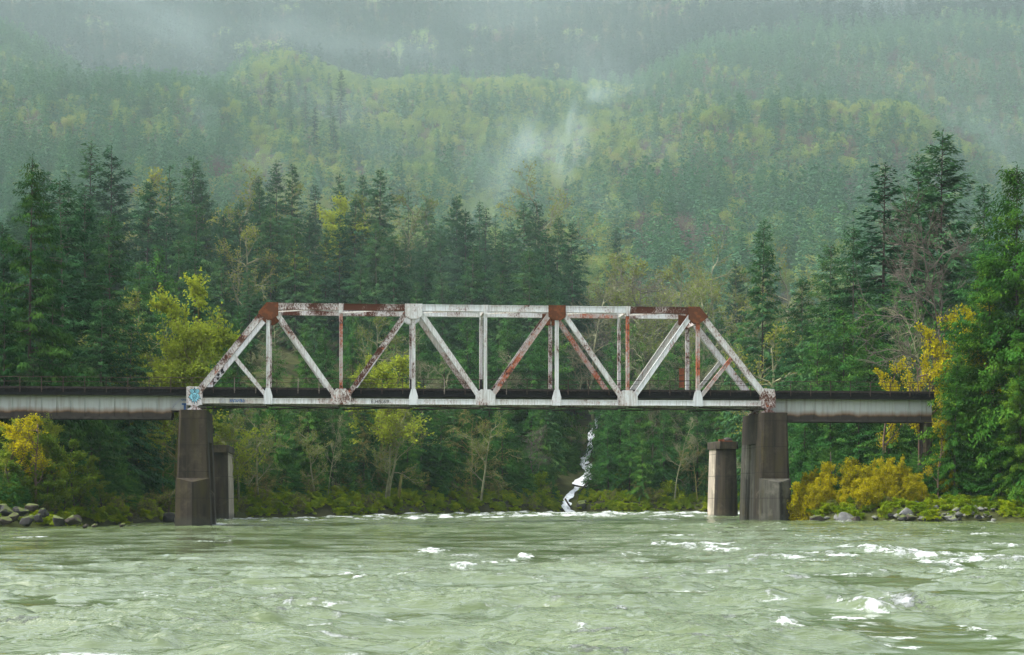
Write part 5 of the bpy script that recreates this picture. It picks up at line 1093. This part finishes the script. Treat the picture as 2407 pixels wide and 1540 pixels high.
# ---------------------------------------------------------------- haze, mist, light
def volume(name, col, dens, aniso=0.0):
    m, t = newmat(name); b = t.n('ShaderNodeVolumePrincipled', {'Color': (*col, 1), 'Density': dens, 'Anisotropy': aniso}); t.link(b.outputs[0], t.out.inputs[1]); return m
HZ = .00007
mb = MB(); mb.box8([(x, y, z) for z in (-8, 760) for x, y in ((-1700, -160), (1700, -160), (1700, 3000), (-1700, 3000))])
tag(mb.build('haze', volume('haze', (.66, .82, .84), HZ)), kind='stuff')
def mist_mat(name, dens, scale, stretch, thr, soft, core=.25):
    m, t = newmat(name); tc = t.n('ShaderNodeTexCoord'); v = tc.outputs['Object']
    r = t.n('ShaderNodeVectorMath', {0: v}, operation='LENGTH').outputs['Value']; fall = t.maprange(r, 1.0, core)
    w = t.n('ShaderNodeMapping', {'Vector': v, 'Scale': stretch}).outputs[0]
    oi = t.n('ShaderNodeObjectInfo'); w = t.n('ShaderNodeVectorMath', {0: w, 1: oi.outputs['Location']}, operation='ADD').outputs[0]
    n = t.noise(w, scale, 4, .55, .6); d = t.math('MULTIPLY', t.maprange(t.math('ADD', n, t.math('MULTIPLY', t.math('SUBTRACT', fall, 1), .35)), thr, thr + soft), fall)
    b = t.n('ShaderNodeVolumePrincipled', {'Color': (.72, .88, .875, 1), 'Density': t.math('MULTIPLY', d, dens)}); t.link(b.outputs[0], t.out.inputs[1]); return m
MM = {'hill': mist_mat('mist_hill', .00033, 3.0, (2, 1.2, 1), .15, .3, .7), 'belt': mist_mat('mist_belt', .00032, 3.0, (2, 1, 1), .1, .3, .5), 'bank': mist_mat('mist_bank', .0030, 1.5, (1, 1, 1.3), .28, .5, .1), 'wisp': mist_mat('mist_wisp', .027, 1.6, (1.4, 1, .8), .34, .42, .15), 'veil': mist_mat('mist_veil', .0075, 1.5, (1.5, 1, .8), .30, .5, .1), 'thin': mist_mat('mist_thin', .0032, 1.5, (1.4, 1, .8), .28, .5, .1)}
import bmesh
bmx = bmesh.new(); bmesh.ops.create_icosphere(bmx, subdivisions=3, radius=1.0); 
for k, (u, v, y, ru, rv, dy, mt, tilt) in enumerate([
  (1200, 430, 860, 4300, 1550, 440, 'hill', 0), (1200, 750, 345, 2600, 640, 105, 'belt', 0),
  (350, 30, 1250, 420, 120, 120, 'bank', .25), (700, 60, 1240, 360, 120, 110, 'bank', .1), (1250, 30, 1260, 460, 130, 130, 'bank', .1), (980, 130, 1230, 380, 90, 90, 'bank', 0), (1430, 190, 1010, 260, 110, 70, 'thin', .5), (2050, 40, 1300, 420, 120, 110, 'bank', 0),
  (1345, 290, 720, 85, 105, 26, 'wisp', .15), (1318, 390, 690, 75, 120, 24, 'wisp', .2), (1400, 215, 745, 120, 70, 26, 'wisp', .7), (1330, 350, 745, 210, 210, 55, 'veil', .35), (1190, 420, 600, 200, 210, 50, 'veil', .6), (1230, 340, 660, 120, 130, 24, 'wisp', .5), (430, 70, 1200, 260, 110, 70, 'bank', .5), (1280, 330, 700, 170, 150, 50, 'thin', .6), (1110, 500, 460, 110, 170, 28, 'veil', .5), (1055, 620, 292, 60, 130, 7, 'veil', .3), (1180, 440, 590, 80, 130, 25, 'veil', .5),
  (2310, 310, 690, 190, 80, 40, 'veil', .5), (2370, 380, 680, 130, 70, 30, 'veil', .4), (610, 390, 480, 190, 70, 32, 'veil', .4), (480, 260, 690, 90, 130, 35, 'veil', .35), (1420, 470, 560, 190, 130, 45, 'thin', .5), (760, 260, 820, 220, 120, 60, 'thin', .3), (880, 350, 545, 190, 110, 40, 'thin', .6), (1550, 340, 735, 170, 110, 45, 'thin', .6)]):
    me = bpy.data.meshes.new('mist'); bmx.to_mesh(me); me.materials.append(MM[mt]); o = obj('mist', me); p = pt(u, v, y); o.location = p; o.scale = (ru * y / F, dy, rv * y / F); o.rotation_euler[1] = tilt; tag(o, kind='stuff')
bmx.free()

w = bpy.data.worlds.new('World'); sc.world = w; w.use_nodes = True; nt = w.node_tree; nt.nodes.clear()
SUN_EL, SUN_AZ = R(56), R(265)
sky = nt.nodes.new('ShaderNodeTexSky'); sky.sky_type = 'NISHITA'; sky.sun_disc = False; sky.sun_elevation = SUN_EL; sky.sun_rotation = SUN_AZ; sky.air_density = 1.0; sky.dust_density = 4.0; sky.ozone_density = 1.0
hs = nt.nodes.new('ShaderNodeHueSaturation'); hs.inputs['Saturation'].default_value = .36; bg = nt.nodes.new('ShaderNodeBackground'); bg.inputs['Strength'].default_value = .15; wo = nt.nodes.new('ShaderNodeOutputWorld')
nt.links.new(sky.outputs[0], hs.inputs['Color']); nt.links.new(hs.outputs[0], bg.inputs[0]); nt.links.new(bg.outputs[0], wo.inputs[0])
ld = bpy.data.lights.new('sun', 'SUN'); ld.energy = 1.5; ld.angle = R(40); ld.color = (1, .965, .91); so = obj('sun', ld)
so.rotation_euler = Vector((-math.sin(SUN_AZ) * math.cos(SUN_EL), -math.cos(SUN_AZ) * math.cos(SUN_EL), -math.sin(SUN_EL))).to_track_quat('-Z', 'Y').to_euler(); so.location = (0, 0, 100)

cd = bpy.data.cameras.new('camera'); cam = obj('camera', cd); sc.camera = cam
cam.location = (0, 0, CH); cam.rotation_euler = (R(90), 0, 0); cd.sensor_width = 36; cd.lens = 36 * F / 2407; cd.shift_y = (VH - 770) / 2407; cd.clip_start = .5; cd.clip_end = 6000
vs = sc.view_settings; sc.display_settings.display_device = 'sRGB'; vs.view_transform = 'Standard'; vs.look = 'None'; vs.exposure = 1.55; vs.gamma = 1
cy_ = sc.cycles; cy_.max_bounces = 6; cy_.diffuse_bounces = 3; cy_.glossy_bounces = 2; cy_.transmission_bounces = 4; cy_.volume_bounces = 1; cy_.use_denoising = True; cy_.caustics_reflective = False; cy_.caustics_refractive = False; cy_.sample_clamp_indirect = 4; cy_.volume_max_steps = 64; cy_.volume_step_rate = 1.0; cy_.use_adaptive_sampling = True; cy_.adaptive_threshold = .005
